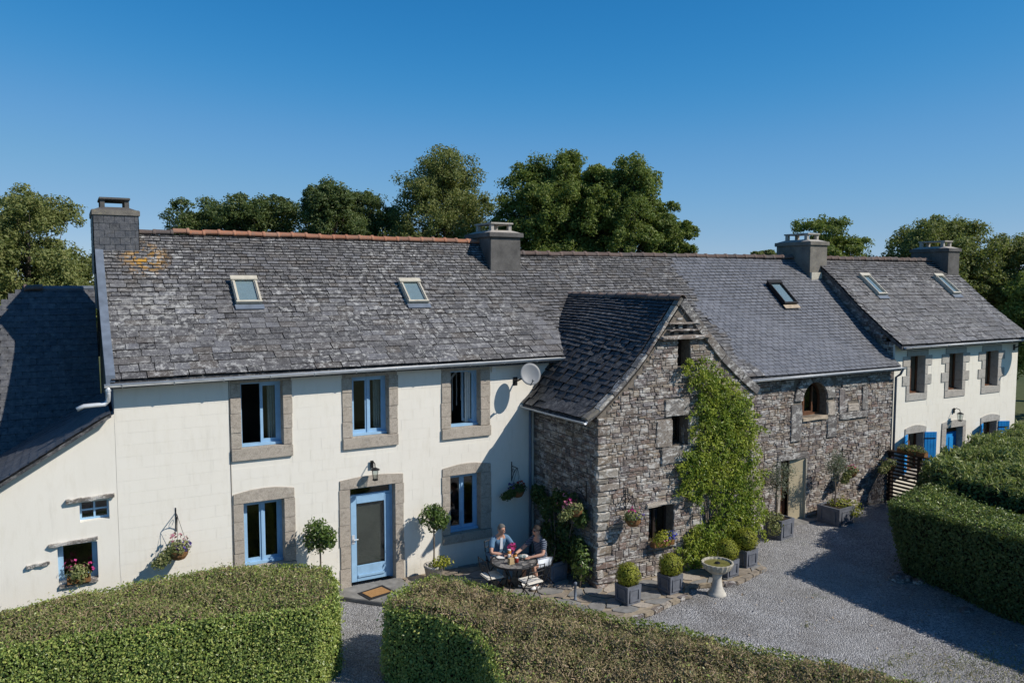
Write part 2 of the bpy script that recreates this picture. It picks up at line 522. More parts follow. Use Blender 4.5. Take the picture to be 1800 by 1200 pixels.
def fast_mesh(name, V, T, matidx=None):
    """numpy vertices and triangles (or quads) to a mesh"""
    V = np.ascontiguousarray(V, np.float32); T = np.ascontiguousarray(T, np.int32)
    k = T.shape[1]
    me = bpy.data.meshes.new(name)
    me.vertices.add(len(V)); me.vertices.foreach_set('co', V.ravel())
    me.loops.add(T.size); me.loops.foreach_set('vertex_index', T.ravel())
    me.polygons.add(len(T))
    me.polygons.foreach_set('loop_start', np.arange(0, T.size, k, dtype=np.int32))
    me.polygons.foreach_set('loop_total', np.full(len(T), k, np.int32))
    me.polygons.foreach_set('use_smooth', np.zeros(len(T), bool))
    if matidx is not None:
        me.polygons.foreach_set('material_index', np.ascontiguousarray(matidx, np.int32))
    me.update(calc_edges=True)
    return me

# ---- many alike pieces: the 300 that show largest become parts, the rest one 'stuff' part
FWD = np.array([math.sin(R(29.13)) * math.cos(R(4.37)), math.cos(R(29.13)) * math.cos(R(4.37)), -math.sin(R(4.37))])
class Pieces:
    def __init__(s, name, mat, variants, rest, edge=None):
        s.name, s.mat, s.rest, s.edge = name, mat, rest, edge      # edge: material of every face but the second (top) one
        s.var = variants          # list of (V (n,3), quads)
        s.items = []
    def add(s, M, k=None):
        s.items.append((M, random.randrange(len(s.var)) if k is None else k))
    def finish(s, parent, cap=300, minpx=9):
        if not s.items: return
        o3 = off(parent)
        sc = []
        for M, k in s.items:
            c = M[:3, 3] + M[:3, :3] @ np.array([.5, .5, .5])
            n = sorted(np.linalg.norm(M[:3, :3], axis=0))
            d = max(.5, (c - CAM) @ FWD)
            sc.append((n[1] * n[2] / d ** 2, n[2] * 1400 / d))
        order = sorted(range(len(sc)), key=lambda i: -sc[i][0])
        single = [i for i in order[:cap] if sc[i][1] >= minpx]
        ss = set(single)
        meshes = []
        for V, Q in s.var:
            me = bpy.data.meshes.new(s.name)
            me.from_pydata([tuple(v) for v in V], [], Q)
            me.materials.append(MT[s.mat])
            if s.edge:
                me.materials.append(MT[s.edge]); me.polygons.foreach_set('material_index', [0 if i == 1 else 1 for i in range(len(Q))])
            me.update()
            meshes.append(me)
        for i in single:
            M, k = s.items[i]
            o = bpy.data.objects.new(s.name, meshes[k])
            COL.objects.link(o)
            o.parent = parent
            L = M.copy(); L[:3, 3] -= o3
            o.matrix_basis = Matrix(L.tolist())
        rest = [i for i in range(len(sc)) if i not in ss]
        if rest:
            Vs, Qs, b = [], [], 0
            for i in rest:
                M, k = s.items[i]
                V, Q = s.var[k]
                Vs.append(V @ M[:3, :3].T + M[:3, 3] - o3)
                Qs += [tuple(b + q for q in f) for f in Q]
                b += len(V)
            nq = len(s.var[0][1])
            mi = np.tile([0 if i == 1 else 1 for i in range(nq)], len(rest)) if s.edge else None
            me = fast_mesh(s.rest, np.concatenate(Vs), np.array(Qs))
            o = link(s.rest, me, parent, [s.mat, s.edge] if s.edge else s.mat)
            if s.edge: me.polygons.foreach_set('material_index', mi.astype(np.int32))
            o['kind'] = 'stuff'

def mat4(c, ax, ay, az):
    M = np.eye(4)
    M[:3, 0], M[:3, 1], M[:3, 2], M[:3, 3] = ax, ay, az, c
    return M

BOXQ = [(0, 2, 3, 1), (4, 5, 7, 6), (0, 1, 5, 4), (2, 6, 7, 3), (0, 4, 6, 2), (1, 3, 7, 5)]
def unit_box(j=0.0, rng=random):
    V = np.array([(x, y, z) for z in (0, 1) for y in (0, 1) for x in (0, 1)], float)
    if j:
        V += np.array([[rng.uniform(-j, j) for _ in range(3)] for _ in range(8)])
    return V, BOXQ

rs = random.Random(11)
# slates: x = width, y = up the slope, z = thickness; lower edge at y = 0, rough and slightly askew
SLATE = []
for i in range(6):
    V, Q = unit_box()
    for k in range(8):
        if V[k, 1] == 0:
            V[k, 1] += rs.uniform(-.03, .03)
            V[k, 0] += rs.uniform(-.025, .025)
    SLATE.append((V, Q))
SLATE_N = [unit_box()]
# wall stones: x = width, y = depth (0 back, 1 front), z = height; front ring inset and uneven
STONE = []
for i in range(8):
    V = []
    for y, ins in ((0, 0), (.62, .0), (1, .09)):
        for (x, z) in ((0, 0), (1, 0), (1, 1), (0, 1)):
            jx = rs.uniform(-.03, .03) if y else 0; jz = rs.uniform(-.07, .07) if y else 0
            px = x + (ins if x == 0 else -ins) * rs.uniform(.3, 1.4) + jx
            pz = z + (ins if z == 0 else -ins) * rs.uniform(.6, 2.2) + jz * .6
            V.append((px, y + (rs.uniform(-.18, .12) if y == 1 else 0), pz))
    Q = []
    for b in (0, 4):
        for k in range(4):
            Q.append((b + k, b + (k + 1) % 4, b + 4 + (k + 1) % 4, b + 4 + k))
    Q.append((8, 9, 10, 11))
    STONE.append((np.array(V), Q))
BLOCK = [unit_box()]

# smooth pseudo noise used to warp courses and sag roofs
_ph = [(rs.uniform(.5, 2.2), rs.uniform(.5, 2.2), rs.uniform(0, 6.3)) for _ in range(6)]
def wob(x, z):
    return sum(math.sin(a * x + b * z + p) for a, b, p in _ph) / 6

def stone_wall(pc, o, u, n, w, z0, ztop, holes, seed, hr=(.05, .13), wr=(.13, .46), xlim=None):
    """courses of irregular stones on a vertical wall: o origin, u along, n outwards; ztop(x) top line"""
    rng = random.Random(seed)
    o = np.array(o, float); u = np.array(u, float); n = np.array(n, float)
    rows = []; z = z0
    zmax = max(ztop(x * w / 20) for x in range(21))
    while z < zmax:
        h = rng.uniform(*hr)
        if rng.random() < .12: h *= 1.5
        rows.append((z, z + h)); z += h
    busy = [[] for _ in rows]
    for i, (a, b) in enumerate(rows):
        x = -rng.uniform(0, .15)
        while x < w:
            ww = rng.uniform(*wr) * (.75 + (b - a) * 4)
            if rng.random() < .2: ww *= .45
            x0, x1 = max(0, x), min(w, x + ww)
            x += ww
            if w - x1 < .07: x1 = w; x = w
            if x1 - x0 < .04: continue
            segs = [(x0, x1)]
            for (p, q) in busy[i] + [(hx0, hx1) for hx0, hx1, hz0, hz1 in holes if hz0 < b - .015 and hz1 > a + .015]:
                ns = []
                for s0, s1 in segs:
                    if q <= s0 or p >= s1: ns.append((s0, s1))
                    else:
                        if p - s0 > .035: ns.append((s0, p))
                        if s1 - q > .035: ns.append((q, s1))
                segs = ns
            for s0, s1 in segs:
                zt = min(ztop(s0), ztop(s1))
                if zt < a + .03: continue
                top = b
                if i + 1 < len(rows) and rng.random() < .24 and s1 - s0 > .1:
                    nb = rows[i + 1][1]
                    hit = any(hx0 < s1 and hx1 > s0 and hz0 < nb and hz1 > b for hx0, hx1, hz0, hz1 in holes)
                    if not hit and zt > nb:
                        top = nb; busy[i + 1].append((s0, s1))
                top = min(top, zt)
                g = rng.uniform(.003, .008)
                e0 = .028 * wob(s0 * 1.1, a * 1.3); e1 = .028 * wob(s1 * 1.1, a * 1.3)
                dz = e0
                ax = u * (s1 - s0 - 2 * g) + np.array([0, 0, e1 - e0 + rng.uniform(-.012, .012)])
                dp = rng.uniform(.032, .056)
                c = o + u * (s0 + g) + np.array([0, 0, a + g + dz]) - n * .02
                pc.add(mat4(c, ax, n * dp, np.array([0, 0, top - a - 2 * g])))

def cells(x0, x1, z0, z1, holes):
    xs = sorted({x0, x1, *[h[i] for h in holes for i in (0, 1) if x0 < h[i] < x1]})
    zs = sorted({z0, z1, *[h[i] for h in holes for i in (2, 3) if z0 < h[i] < z1]})
    for a, b in zip(xs, xs[1:]):
        run = None
        for c, d in zip(zs, zs[1:]):
            mx, mz = (a + b) / 2, (c + d) / 2
            if any(h[0] < mx < h[1] and h[2] < mz < h[3] for h in holes):
                if run: yield (a, b, *run); run = None
            else:
                run = (run[0], d) if run else (c, d)
        if run: yield (a, b, *run)

def block_wall(pc, x0, x1, z0, z1, Y, holes, bw, bh, gap=.0035, seed=1):
    rng = random.Random(seed)
    z = z0; i = 0
    while z < z1 - .02:
        zt = min(z + bh, z1)
        segs = [(x0, x1)]
        for h in holes:
            if h[2] < zt - .01 and h[3] > z + .01:
                ns = []
                for a, b in segs:
                    if h[1] <= a or h[0] >= b: ns.append((a, b))
                    else:
                        if h[0] - a > .02: ns.append((a, h[0]))
                        if b - h[1] > .02: ns.append((h[1], b))
                segs = ns
        for a, b in segs:
            x = a - ((a + (.5 * bw if i % 2 else 0) + rng.uniform(-.06, .06)) % bw)
            while x < b:
                p, q = max(a, x), min(b, x + bw)
                if q - p > .03:
                    # blocks cut by a half height opening are trimmed
                    zz0, zz1 = z, zt
                    for h in holes:
                        if h[0] < q - .01 and h[1] > p + .01:
                            if z < h[3] <= zt: zz0 = max(zz0, h[3])
                            if z <= h[2] < zt: zz1 = min(zz1, h[2])
                    if zz1 - zz0 > .03:
                        pr = rng.uniform(.002, .0032)
                        pc.add(mat4((p + gap / 2, Y - pr, zz0 + gap / 2), (q - p - gap, 0, 0), (0, pr + .01, 0), (0, 0, zz1 - zz0 - gap)))
                x += bw
        z += bh; i += 1

def profile(pts):
    P = [np.array(p, float) for p in pts]
    L = [0]
    for a, b in zip(P, P[1:]): L.append(L[-1] + np.linalg.norm(b - a))
    def at(s):
        s = max(0, s)
        for i in range(len(P) - 1):
            if s <= L[i + 1] or i == len(P) - 2:
                f = (s - L[i]) / (L[i + 1] - L[i])
                return P[i] + (P[i + 1] - P[i]) * f
    return at, L[-1]

def smooth_profile(pts, n=14):
    """Catmull-Rom through the points"""
    P = [np.array(p, float) for p in pts]
    P = [2 * P[0] - P[1]] + P + [2 * P[-1] - P[-2]]
    out = []
    m = len(P) - 3
    for i in range(m):
        for k in range(n):
            t = k / n
            a, b, c, d = P[i:i + 4]
            out.append(.5 * ((2 * b) + (-a + c) * t + (2 * a - 5 * b + 4 * c - d) * t * t + (-a + 3 * b - 3 * c + d) * t ** 3))
    out.append(P[-2])
    return out

def lin(pts, along):
    f, L = profile(pts)
    al = np.array(along, float)
    return (lambda s, a: f(s) + al * a), L

def ruled(ptsA, a0, ptsB, a1, along):
    """profile A at a0 blends into profile B at a1"""
    fa, LA = profile(ptsA); fb, LB = profile(ptsB)
    al = np.array(along, float); L = (LA + LB) / 2
    def at(s, a):
        k = min(1, max(0, (a - a0) / (a1 - a0))); f = s / L
        return fa(f * LA) * (1 - k) + fb(f * LB) * k + al * a
    return at, L

def slates(pc, prof, a0, a1, ex, wd, th=(.010, .022), keep=None, seed=3, reg=False, sag=.02):
    """prof: (s, a) -> point; ex(f), wd(f): exposure and mean width at height fraction f"""
    rng = random.Random(seed)
    at, L = prof
    s = -.03; row = 0
    while s < L - .04:
        f = max(0, s / L)
        e = ex(f) * (1 if reg else rng.uniform(.88, 1.12))
        ln = min(e * 1.75, max(e, L - s))
        a = a0 - (rng.uniform(0, wd(f)) if not reg else (0 if row % 2 else wd(f) / 2))
        while a < a1:
            w = wd(f) * (rng.uniform(.62, 1.35) if not reg else 1)
            b0, b1 = max(a, a0), min(a + w, a1)
            a += w
            if b1 - b0 < .03: continue
            m = (b0 + b1) / 2
            jit = 0 if reg else rng.uniform(-.009, .009)
            gp = .008 if reg else .006
            p0 = at(s + jit, b0 + gp); px = at(s + jit, b1 - gp); p1 = at(s + ln + jit, b0 + gp)
            if keep and not keep(at(s + e * .5, m)): continue
            t = p1 - p0; ax = px - p0
            nn = np.cross(ax, t); nn /= np.linalg.norm(nn)
            if nn[2] < 0: nn = -nn
            k = rng.uniform(*th)
            if not reg: ax = ax + nn * rng.uniform(-.003, .003) + t * rng.uniform(-.018, .018)
            T = 1.9 * th[1]
            c = p0 + nn * (.008 + sag * wob(m * .8, s * .9) + T)
            pc.add(mat4(c, ax, t - nn * T, nn * k))
        s += e; row += 1

def deck(prof, a0, a1, name, mat, parent, thick=.12, n=14, sag=.02):
    at, L = prof
    na = max(2, int(abs(a1 - a0) / .5))
    V, F = [], []
    for i in range(n + 1):
        s = L * i / n
        for j in range(na + 1):
            a = a0 + (a1 - a0) * j / na
            V.append(at(s, a) + np.array([0, 0, sag * wob(a * .8, s * .9)]))
    m = len(V)
    V += [v - np.array([0, 0, thick]) for v in V]
    k = na + 1
    for i in range(n):
        for j in range(na):
            q = (i * k + j, i * k + j + 1, (i + 1) * k + j + 1, (i + 1) * k + j)
            F.append(q); F.append(tuple(m + x for x in q[::-1]))
    ring = [j for j in range(k)] + [i * k + na for i in range(1, n + 1)] + [n * k + j for j in range(na - 1, -1, -1)] + [i * k for i in range(n - 1, 0, -1)]
    for a, b in zip(ring, ring[1:] + ring[:1]):
        F.append((a, m + a, m + b, b))
    mb = MB(); mb.add(V, F)
    return mb.build(name, mat, parent)

# ---- foliage
def leaf_mesh(name, P, N, size, seed, mat, parent, aspect=.55, fold=.22, jit=.7, tip=None):
    """folded diamond leaves at P facing N (world coordinates)"""
    g = np.random.default_rng(seed)
    n = len(P)
    N = N / (np.linalg.norm(N, axis=1, keepdims=True) + 1e-9) + g.normal(0, jit, (n, 3))
    N /= np.linalg.norm(N, axis=1, keepdims=True) + 1e-9
    t = g.normal(0, 1, (n, 3))
    if tip is not None: t = t + np.array(tip)
    t -= N * (t * N).sum(1, keepdims=True)
    t /= np.linalg.norm(t, axis=1, keepdims=True) + 1e-9
    b = np.cross(N, t)
    L = (size * g.uniform(.6, 1.35, (n, 1)))
    Wd = L * aspect
    V = np.empty((n, 4, 3))
    V[:, 0] = P - t * L * .5
    V[:, 1] = P + b * Wd * .5 + N * Wd * fold
    V[:, 2] = P + t * L * .5
    V[:, 3] = P - b * Wd * .5 + N * Wd * fold
    base = np.arange(n)[:, None] * 4
    T = np.concatenate([base + np.array([0, 1, 2]), base + np.array([0, 2, 3])])
    me = fast_mesh(name, V.reshape(-1, 3) - off(parent), T)
    o = link(name, me, parent, mat)
    o['kind'] = 'stuff'
    return o

def sphere_dirs(g, n):
    d = g.normal(0, 1, (n, 3))
    return d / np.linalg.norm(d, axis=1, keepdims=True)

def blob_points(g, c, r, n, inner=.55, low=-1.0):
    d = sphere_dirs(g, n)
    d[:, 2] = np.where(d[:, 2] < low, -d[:, 2], d[:, 2])
    k = g.uniform(inner ** 3, 1.0, (n, 1)) ** (1 / 3)
    k *= 1 + .16 * np.sin(d[:, :1] * 5 + c[0]) * np.cos(d[:, 1:2] * 6 + c[1]) + .10 * np.sin(d[:, 2:] * 9 + c[2])
    return np.array(c) + d * k * np.array(r), d + np.array([0, 0, .25])

def flowers(name, g, c, r, n, size, mat, parent, seed):
    P, N = blob_points(g, c, r, n, .8)
    o = leaf_mesh(name, P, N, size, seed, mat, parent, .95, .1, .5)
    return o

def roughen(o, cuts=3, amp=.012, seed=1):
    """hand dressed stone: cut the block up and push its skin about"""
    rng = random.Random(seed)
    bm = bmesh.new(); bm.from_mesh(o.data)
    bmesh.ops.subdivide_edges(bm, edges=[e for e in bm.edges if e.calc_length() > .12], cuts=cuts, use_grid_fill=True)
    for v in bm.verts:
        v.co.x += rng.uniform(-amp, amp); v.co.y += rng.uniform(-amp, amp) * .8; v.co.z += rng.uniform(-amp, amp)
    bm.to_mesh(o.data); bm.free()


# ------------------------------------------------------------------ ground
def ground():
    mb = MB()
    # one sheet reaching the horizon, finer near the courtyard
    xs = [-3000, -400, -60, -20] + list(np.arange(-12, 40.1, 1.0)) + [60, 120, 500, 3000]
    ys = [-3000, -400, -60] + list(np.arange(-24, 12.1, 1.0)) + [30, 80, 400, 3000]
    V = []
    for y in ys:
        for x in xs:
            V.append((x, y, .03 * wob(x * .7, y * .7) - (.03 if -14 < x < 42 else 0.03)))
    k = len(xs)
    F = [(j * k + i, j * k + i + 1, (j + 1) * k + i + 1, (j + 1) * k + i) for j in range(len(ys) - 1) for i in range(k - 1)]
    mb.add(V, F)
    o = mb.build('ground', 'meadow', None, True)
    tag(o, kind='structure')
    # gravel courtyard laid over it
    mb = MB()
    xs = np.arange(-6, 34.01, .5); ys = np.arange(-20, 1.51, .5)
    V = [(x, y, .012 * wob(x * 1.9, y * 1.7) - .012) for y in ys for x in xs]
    k = len(xs)
    F = [(j * k + i, j * k + i + 1, (j + 1) * k + i + 1, (j + 1) * k + i) for j in range(len(ys) - 1) for i in range(k - 1)]
    mb.add(V, F)
    V2 = [(v[0], v[1], v[2] + .03) for v in mb.v]
    mb.v = V2
    o = mb.build('gravel_yard', 'gravel', None, True)
    tag(o, kind='structure')
ground()

def in_poly(x, y, poly):
    c = False
    for (x0, y0), (x1, y1) in zip(poly, poly[1:] + poly[:1]):
        if (y0 > y) != (y1 > y) and x < (x1 - x0) * (y - y0) / (y1 - y0) + x0:
            c = not c
    return c

# paved terrace along the house and the stone wing
PAVE = [(5.75, .1), (5.85, -1.4), (6.6, -2.6), (7.6, -3.6), (8.6, -4.35), (9.3, -4.3), (10.75, -3.95), (11.1, -3.55), (12.2, -3.95), (13.5, -3.55), (13.75, -3.0), (13.75, -2.5), (9.3, -2.5), (9.3, .1)]
mb = MB(); mb.prism([(x, y, .02) for x, y in PAVE], (0, 0, .055))
pave = mb.build('paved_terrace', 'mortar_sand')
tag(pave, kind='structure')
rp = random.Random(5)
gx = {}
def gpt(i, j):
    if (i, j) not in gx:
        gx[i, j] = (5.6 + i * .46 + (.23 if j % 2 else 0) + rp.uniform(-.12, .12), -4.5 + j * .40 + rp.uniform(-.11, .11))
    return gx[i, j]
for i in range(19):
    for j in range(12):
        q = [gpt(i, j), gpt(i + 1, j), gpt(i + 1, j + 1), gpt(i, j + 1)]
        cx = sum(p[0] for p in q) / 4; cy = sum(p[1] for p in q) / 4
        if not in_poly(cx, cy, PAVE) or (cx > 9.2 and cy > -2.75): continue
        q = [(cx + (p[0] - cx) * .89, cy + (p[1] - cy) * .89) for p in q]
        # knock the corners off so the flags are rounded pieces
        pts = []
        for a, b, c in zip(q[-1:] + q[:-1], q, q[1:] + q[:1]):
            for w in (a, c):
                f = rp.uniform(.14, .28)
                pts.append((b[0] + (w[0] - b[0]) * f, b[1] + (w[1] - b[1]) * f))
        mb = MB(); mb.prism([(x, y, .05) for x, y in pts], (0, 0, .045 + rp.uniform(-.008, .008)))
        mb.build('flagstone', rp.choice(['step_stone', 'flag_brown', 'step_stone', 'flag_brown', 'granite']), pave)
# edging stones of the terrace
ed = PAVE[4:10]
for (x0, y0), (x1, y1) in zip(ed, ed[1:]):
    n = max(1, int(math.hypot(x1 - x0, y1 - y0) / .28))
    for k in range(n):
        a = np.array([x0 + (x1 - x0) * k / n, y0 + (y1 - y0) * k / n, .07]); b = np.array([x0 + (x1 - x0) * (k + .94) / n, y0 + (y1 - y0) * (k + .94) / n, .07])
        mb = MB(); mb.bar(a, b, .12 + rp.uniform(-.03, .03), .085 + rp.uniform(-.015, .015))
        roughen(mb.build('edging_stone', rp.choice(['rubble', 'flag_brown', 'mortar_sand']), pave, bevel=.015), 2, .01, k)

mb = MB(); mb.prism([(4.15, -.42, .02), (4.35, -.62, .02), (5.0, -1.35, .02), (5.72, -1.0, .02), (5.72, 0.02, .02), (4.15, 0.02, .02)], (0, 0, .085))
st = mb.build('doorstep', 'step_stone', bevel=.012)
tag(st, 'grey stone slab step in front of the blue glazed door', 'step')

# ------------------------------------------------------------------ window, door and surround builders
def casement(parent, x0, x1, z0, z1, Y, mat, hinge=None, ang=0.0, bars=(), name='casement'):
    """sash with a pane; opened by ang (radians, inwards) about the hinge side"""
    w = .055
    mb = MB(); d = .045
    mb.box(x0, x0 + w, Y, Y + d, z0, z1); mb.box(x1 - w, x1, Y, Y + d, z0, z1)
    mb.box(x0 + w, x1 - w, Y + .001, Y + d, z0, z0 + w * 1.3); mb.box(x0 + w, x1 - w, Y + .001, Y + d, z1 - w, z1)
    for kind, f in bars:
        if kind == 'h':
            z = z0 + (z1 - z0) * f; mb.box(x0 + w, x1 - w, Y + .008, Y + .037, z - .014, z + .014)
        else:
            x = x0 + (x1 - x0) * f; mb.box(x - .014, x + .014, Y + .006, Y + .039, z0 + w, z1 - w)
    gp = MB(); gp.box(x0 + w - .01, x1 - w + .01, Y + .020, Y + .026, z0 + w, z1 - w + .01)
    if ang:
        hx = x0 if hinge == 'l' else x1
        s = ang if hinge == 'l' else -ang
        for m in (mb, gp):
            m.v = [(hx + (x - hx) * math.cos(s) - (y - Y) * math.sin(s), Y + .05 + (x - hx) * math.sin(s) + (y - Y) * math.cos(s), z) for x, y, z in m.v]
    mb.build(name, mat, parent)
    gp.build('pane', 'glass', parent)

def window(house, x0, x1, z0, z1, Y, mat, open_l=0, open_r=0, curtains='', ledge=True):
    f = .05
    mb = MB()
    mb.box(x0, x0 + f, Y, Y + .07, z0, z1); mb.box(x1 - f, x1, Y, Y + .07, z0, z1)
    mb.box(x0 + f, x1 - f, Y + .001, Y + .07, z1 - f, z1); mb.box(x0 + f, x1 - f, Y + .001, Y + .07, z0, z0 + f)
    if ledge:
        mb.box(x0 + .004, x1 - .004, Y - .075, Y - .001, z0, z0 + .05)
    wd = mb.build('window', mat, house)
    m = (x0 + x1) / 2
    casement(wd, x0 + f, m - .003, z0 + f, z1 - f, Y + .01, mat, 'l', open_l)
    casement(wd, m + .003, x1 - f, z0 + f, z1 - f, Y + .01, mat, 'r', open_r)
    if not open_l and not open_r:
        mb = MB(); mb.box(m - .022, m + .022, Y - .012, Y + .009, z0 + f, z1 - f); mb.build('centre_bead', mat, wd)
    for side in curtains:
        cx0, cx1 = (x0 + .06, x0 + .22) if side == 'l' else (x1 - .24, x1 - .04)
        n = 12; V = []; F = []
        for k in range(n + 1):
            x = cx0 + (cx1 - cx0) * k / n
            y = Y + .16 + .03 * math.sin(k * 2.1)
            V += [(x, y, z0 + .05), (x, y, z1)]
        F = [(2 * k, 2 * k + 2, 2 * k + 3, 2 * k + 1) for k in range(n)]
        V2 = [(v[0], v[1] + .006, v[2]) for v in V]
        mb = MB(); mb.add(V, F); mb.add(V2, [f2[::-1] for f2 in F])
        mb.build('curtain', 'curtain', wd)
    return wd

def surround(house, ox0, ox1, oz0, oz1, sx0, sx1, sz0, sz1, Y, mat, peak=0.0, sill=True, n=4, seed=1, proud=.025, depth=.34, tooth=0.0):
    rng = random.Random(seed)
    y0 = Y - proud; y1 = Y + depth
    bv = .008
    # jamb stones
    zb = oz0 if sill else sz0
    for side in (0, 1):
        a, b = (sx0, ox0) if side == 0 else (ox1, sx1)
        zs = [zb]
        for k in range(n): zs.append(zs[-1] + rng.uniform(.8, 1.2))
        zs = [zb + (z - zb) * (oz1 - zb) / (zs[-1] - zb) for z in zs]
        for k, (p, q) in enumerate(zip(zs, zs[1:])):
            j = rng.uniform(.002, .025)
            ex = tooth if (k % 2 == 1) else 0
            aa, bb = (a - j - ex, b) if side == 0 else (a, b + j + ex)
            mb = MB(); mb.box(aa, bb, y0 + rng.uniform(-.005, .005), y1, p + .0012, q - .0012)
            mb.build('jamb_stone', mat, house, bevel=bv)
    if sill:
        mb = MB(); mb.box(sx0 - rng.uniform(0, .02), sx1 + rng.uniform(0, .02), y0 - .03, y1, sz0, oz0 - .005)
        mb.build('window_sill', mat, house, bevel=bv)
    poly = [(sx0, y0, oz1 + .004), (sx1, y0, oz1 + .004), (sx1, y0, sz1)]
    if peak:
        for k in range(1, 6):
            f = k / 6
            poly.append((sx1 + (sx0 - sx1) * f, y0, sz1 + peak * math.sin(math.pi * f)))
    poly.append((sx0, y0, sz1))
    mb = MB(); mb.prism(poly, (0, y1 - y0, 0))
    mb.build('lintel', mat, house, bevel=bv)

def gutter(house, a, b, r=.06, brackets=.9, mat='zinc'):
    a = np.array(a, float); b = np.array(b, float)
    mb = MB()
    n = 10
    d = b - a; L = np.linalg.norm(d); u = d / L
    sd = np.cross(u, (0, 0, 1)); sd /= np.linalg.norm(sd)
    V = []
    for p in (a, b):
        for rr in (r, r - .007):
            for k in range(n + 1):
                t = math.pi * k / n
                V.append(p + rr * (math.cos(t) * sd - math.sin(t) * np.array([0, 0, 1.0])))
    m = n + 1
    F = []
    for k in range(n):
        F.append((k, k + 1, 2 * m + k + 1, 2 * m + k)); F.append((m + k, 3 * m + k, 3 * m + k + 1, m + k + 1))
    for k in (0, n):
        F.append((k, 2 * m + k, 3 * m + k, m + k))
    F += [tuple(range(m)), tuple(range(2 * m, 3 * m))[::-1]]
    mb.add(V, F)
    for s in (-1, 1):
        mb.tube([a + sd * s * r, b + sd * s * r], .008, 6)
    g = mb.build('gutter', mat, house, True)
    k = .3
    while k < L:
        p = a + u * k
        mb = MB()
        pts = [p + (r + .006) * (math.cos(math.pi * i / 8) * sd - math.sin(math.pi * i / 8) * np.array([0, 0, 1.0])) for i in range(9)]
        mb.tube(pts, .009, 5); mb.build('gutter_bracket', mat, g)
        k += brackets
    return g

def ridge_tiles(roof, a, b, mat, ln=.36, r=.105, collar=True, seed=2):
    a = np.array(a, float); b = np.array(b, float)
    d = b - a; L = np.linalg.norm(d); n = max(1, round(L / ln))
    u = d / L; sd = np.cross(u, (0, 0, 1)); sd /= np.linalg.norm(sd); up = np.cross(sd, u)
    rng = random.Random(seed)
    V = []; seg = 8
    for x, rr in ((0, 1.0), (.86, .93), (.861, 1.13 if collar else .93), (1.02, 1.16 if collar else .93)):
        for k in range(seg + 1):
            t = -.25 + (math.pi + .5) * k / seg
            V.append((x, rr * math.cos(t), rr * math.sin(t)))
        for k in range(seg, -1, -1):
            t = -.25 + (math.pi + .5) * k / seg
            V.append((x, rr * .86 * math.cos(t), rr * .86 * math.sin(t)))
    m = 2 * (seg + 1)
    F = [(i * m + k, i * m + (k + 1) % m, (i + 1) * m + (k + 1) % m, (i + 1) * m + k) for i in range(3) for k in range(m)]
    F += [tuple(range(m))[::-1], tuple(range(3 * m, 4 * m))]
    me = bpy.data.meshes.new('ridge_tile'); me.from_pydata(V, [], F); me.materials.append(MT[mat])
    me.polygons.foreach_set('use_smooth', [True] * len(F)); me.update()
    for k in range(n):
        p = a + u * (k * L / n) + up * rng.uniform(-.012, .012)
        M = mat4(p - off(roof), u * L / n + up * rng.uniform(-.012, .012), sd * r, up * r)
        o = bpy.data.objects.new('ridge_tile', me); COL.objects.link(o); o.parent = roof
        o.matrix_basis = Matrix(M.tolist())

def skylight(house, at, s0, s1, a0, a1, mat, glass='blind', lift=.17):
    p = at(s0, a0); q = at(s0, a1); r = at(s1, a0)
    ax = q - p; ay = r - p
    w = np.linalg.norm(ax); h = np.linalg.norm(ay); ex = ax / w; ey = ay / h
    nn = np.cross(ex, ey)
    if nn[2] < 0: nn = -nn
    base = p + nn * .0
    P = lambda x, y, z: base + ex * x + ey * y + nn * z
    def bx(mb, x0, x1, y0, y1, z0, z1):
        return mb.obox(P((x0 + x1) / 2, (y0 + y1) / 2, (z0 + z1) / 2), ex * (x1 - x0), ey * (y1 - y0), nn * (z1 - z0))
    f = .075
    mb = MB()
    bx(mb, 0, f, 0, h, -.05, lift); bx(mb, w - f, w, 0, h, -.05, lift)
    bx(mb, f, w - f, 0, f, -.05, lift - .01); bx(mb, f, w - f, h - f, h, -.05, lift - .004)
    sk = mb.build('skylight', mat, house, bevel=.006)
    mb = MB(); bx(mb, -.02, w + .02, h - .10, h + .04, lift + .001, lift + .035); mb.build('top_casing', mat, sk, bevel=.006)
    mb = MB(); bx(mb, f - .005, w - f + .005, f - .005, h - f + .005, lift - .035, lift - .028); mb.build('pane', 'glass', sk)
    mb = MB(); bx(mb, f - .005, w - f + .005, f - .005, h - f + .005, lift - .045, lift - .04); mb.build('blind', glass, sk)  # blind behind the pane; its pale blue also stands in for reflected sky
    mb = MB(); bx(mb, .02, f * .7, .03, h - .12, lift, lift + .022); bx(mb, w - f * .7, w - .02, .03, h - .12, lift, lift + .022); bx(mb, 0, w, -.015, .03, lift - .03, lift + .018); mb.build('rail', 'iron' if mat == 'iron' else mat, sk)
    mb = MB(); bx(mb, -.03, w + .03, -.17, -.02, .095, .105); mb.build('flashing', 'lead' if mat != 'iron' else 'weathered', sk)

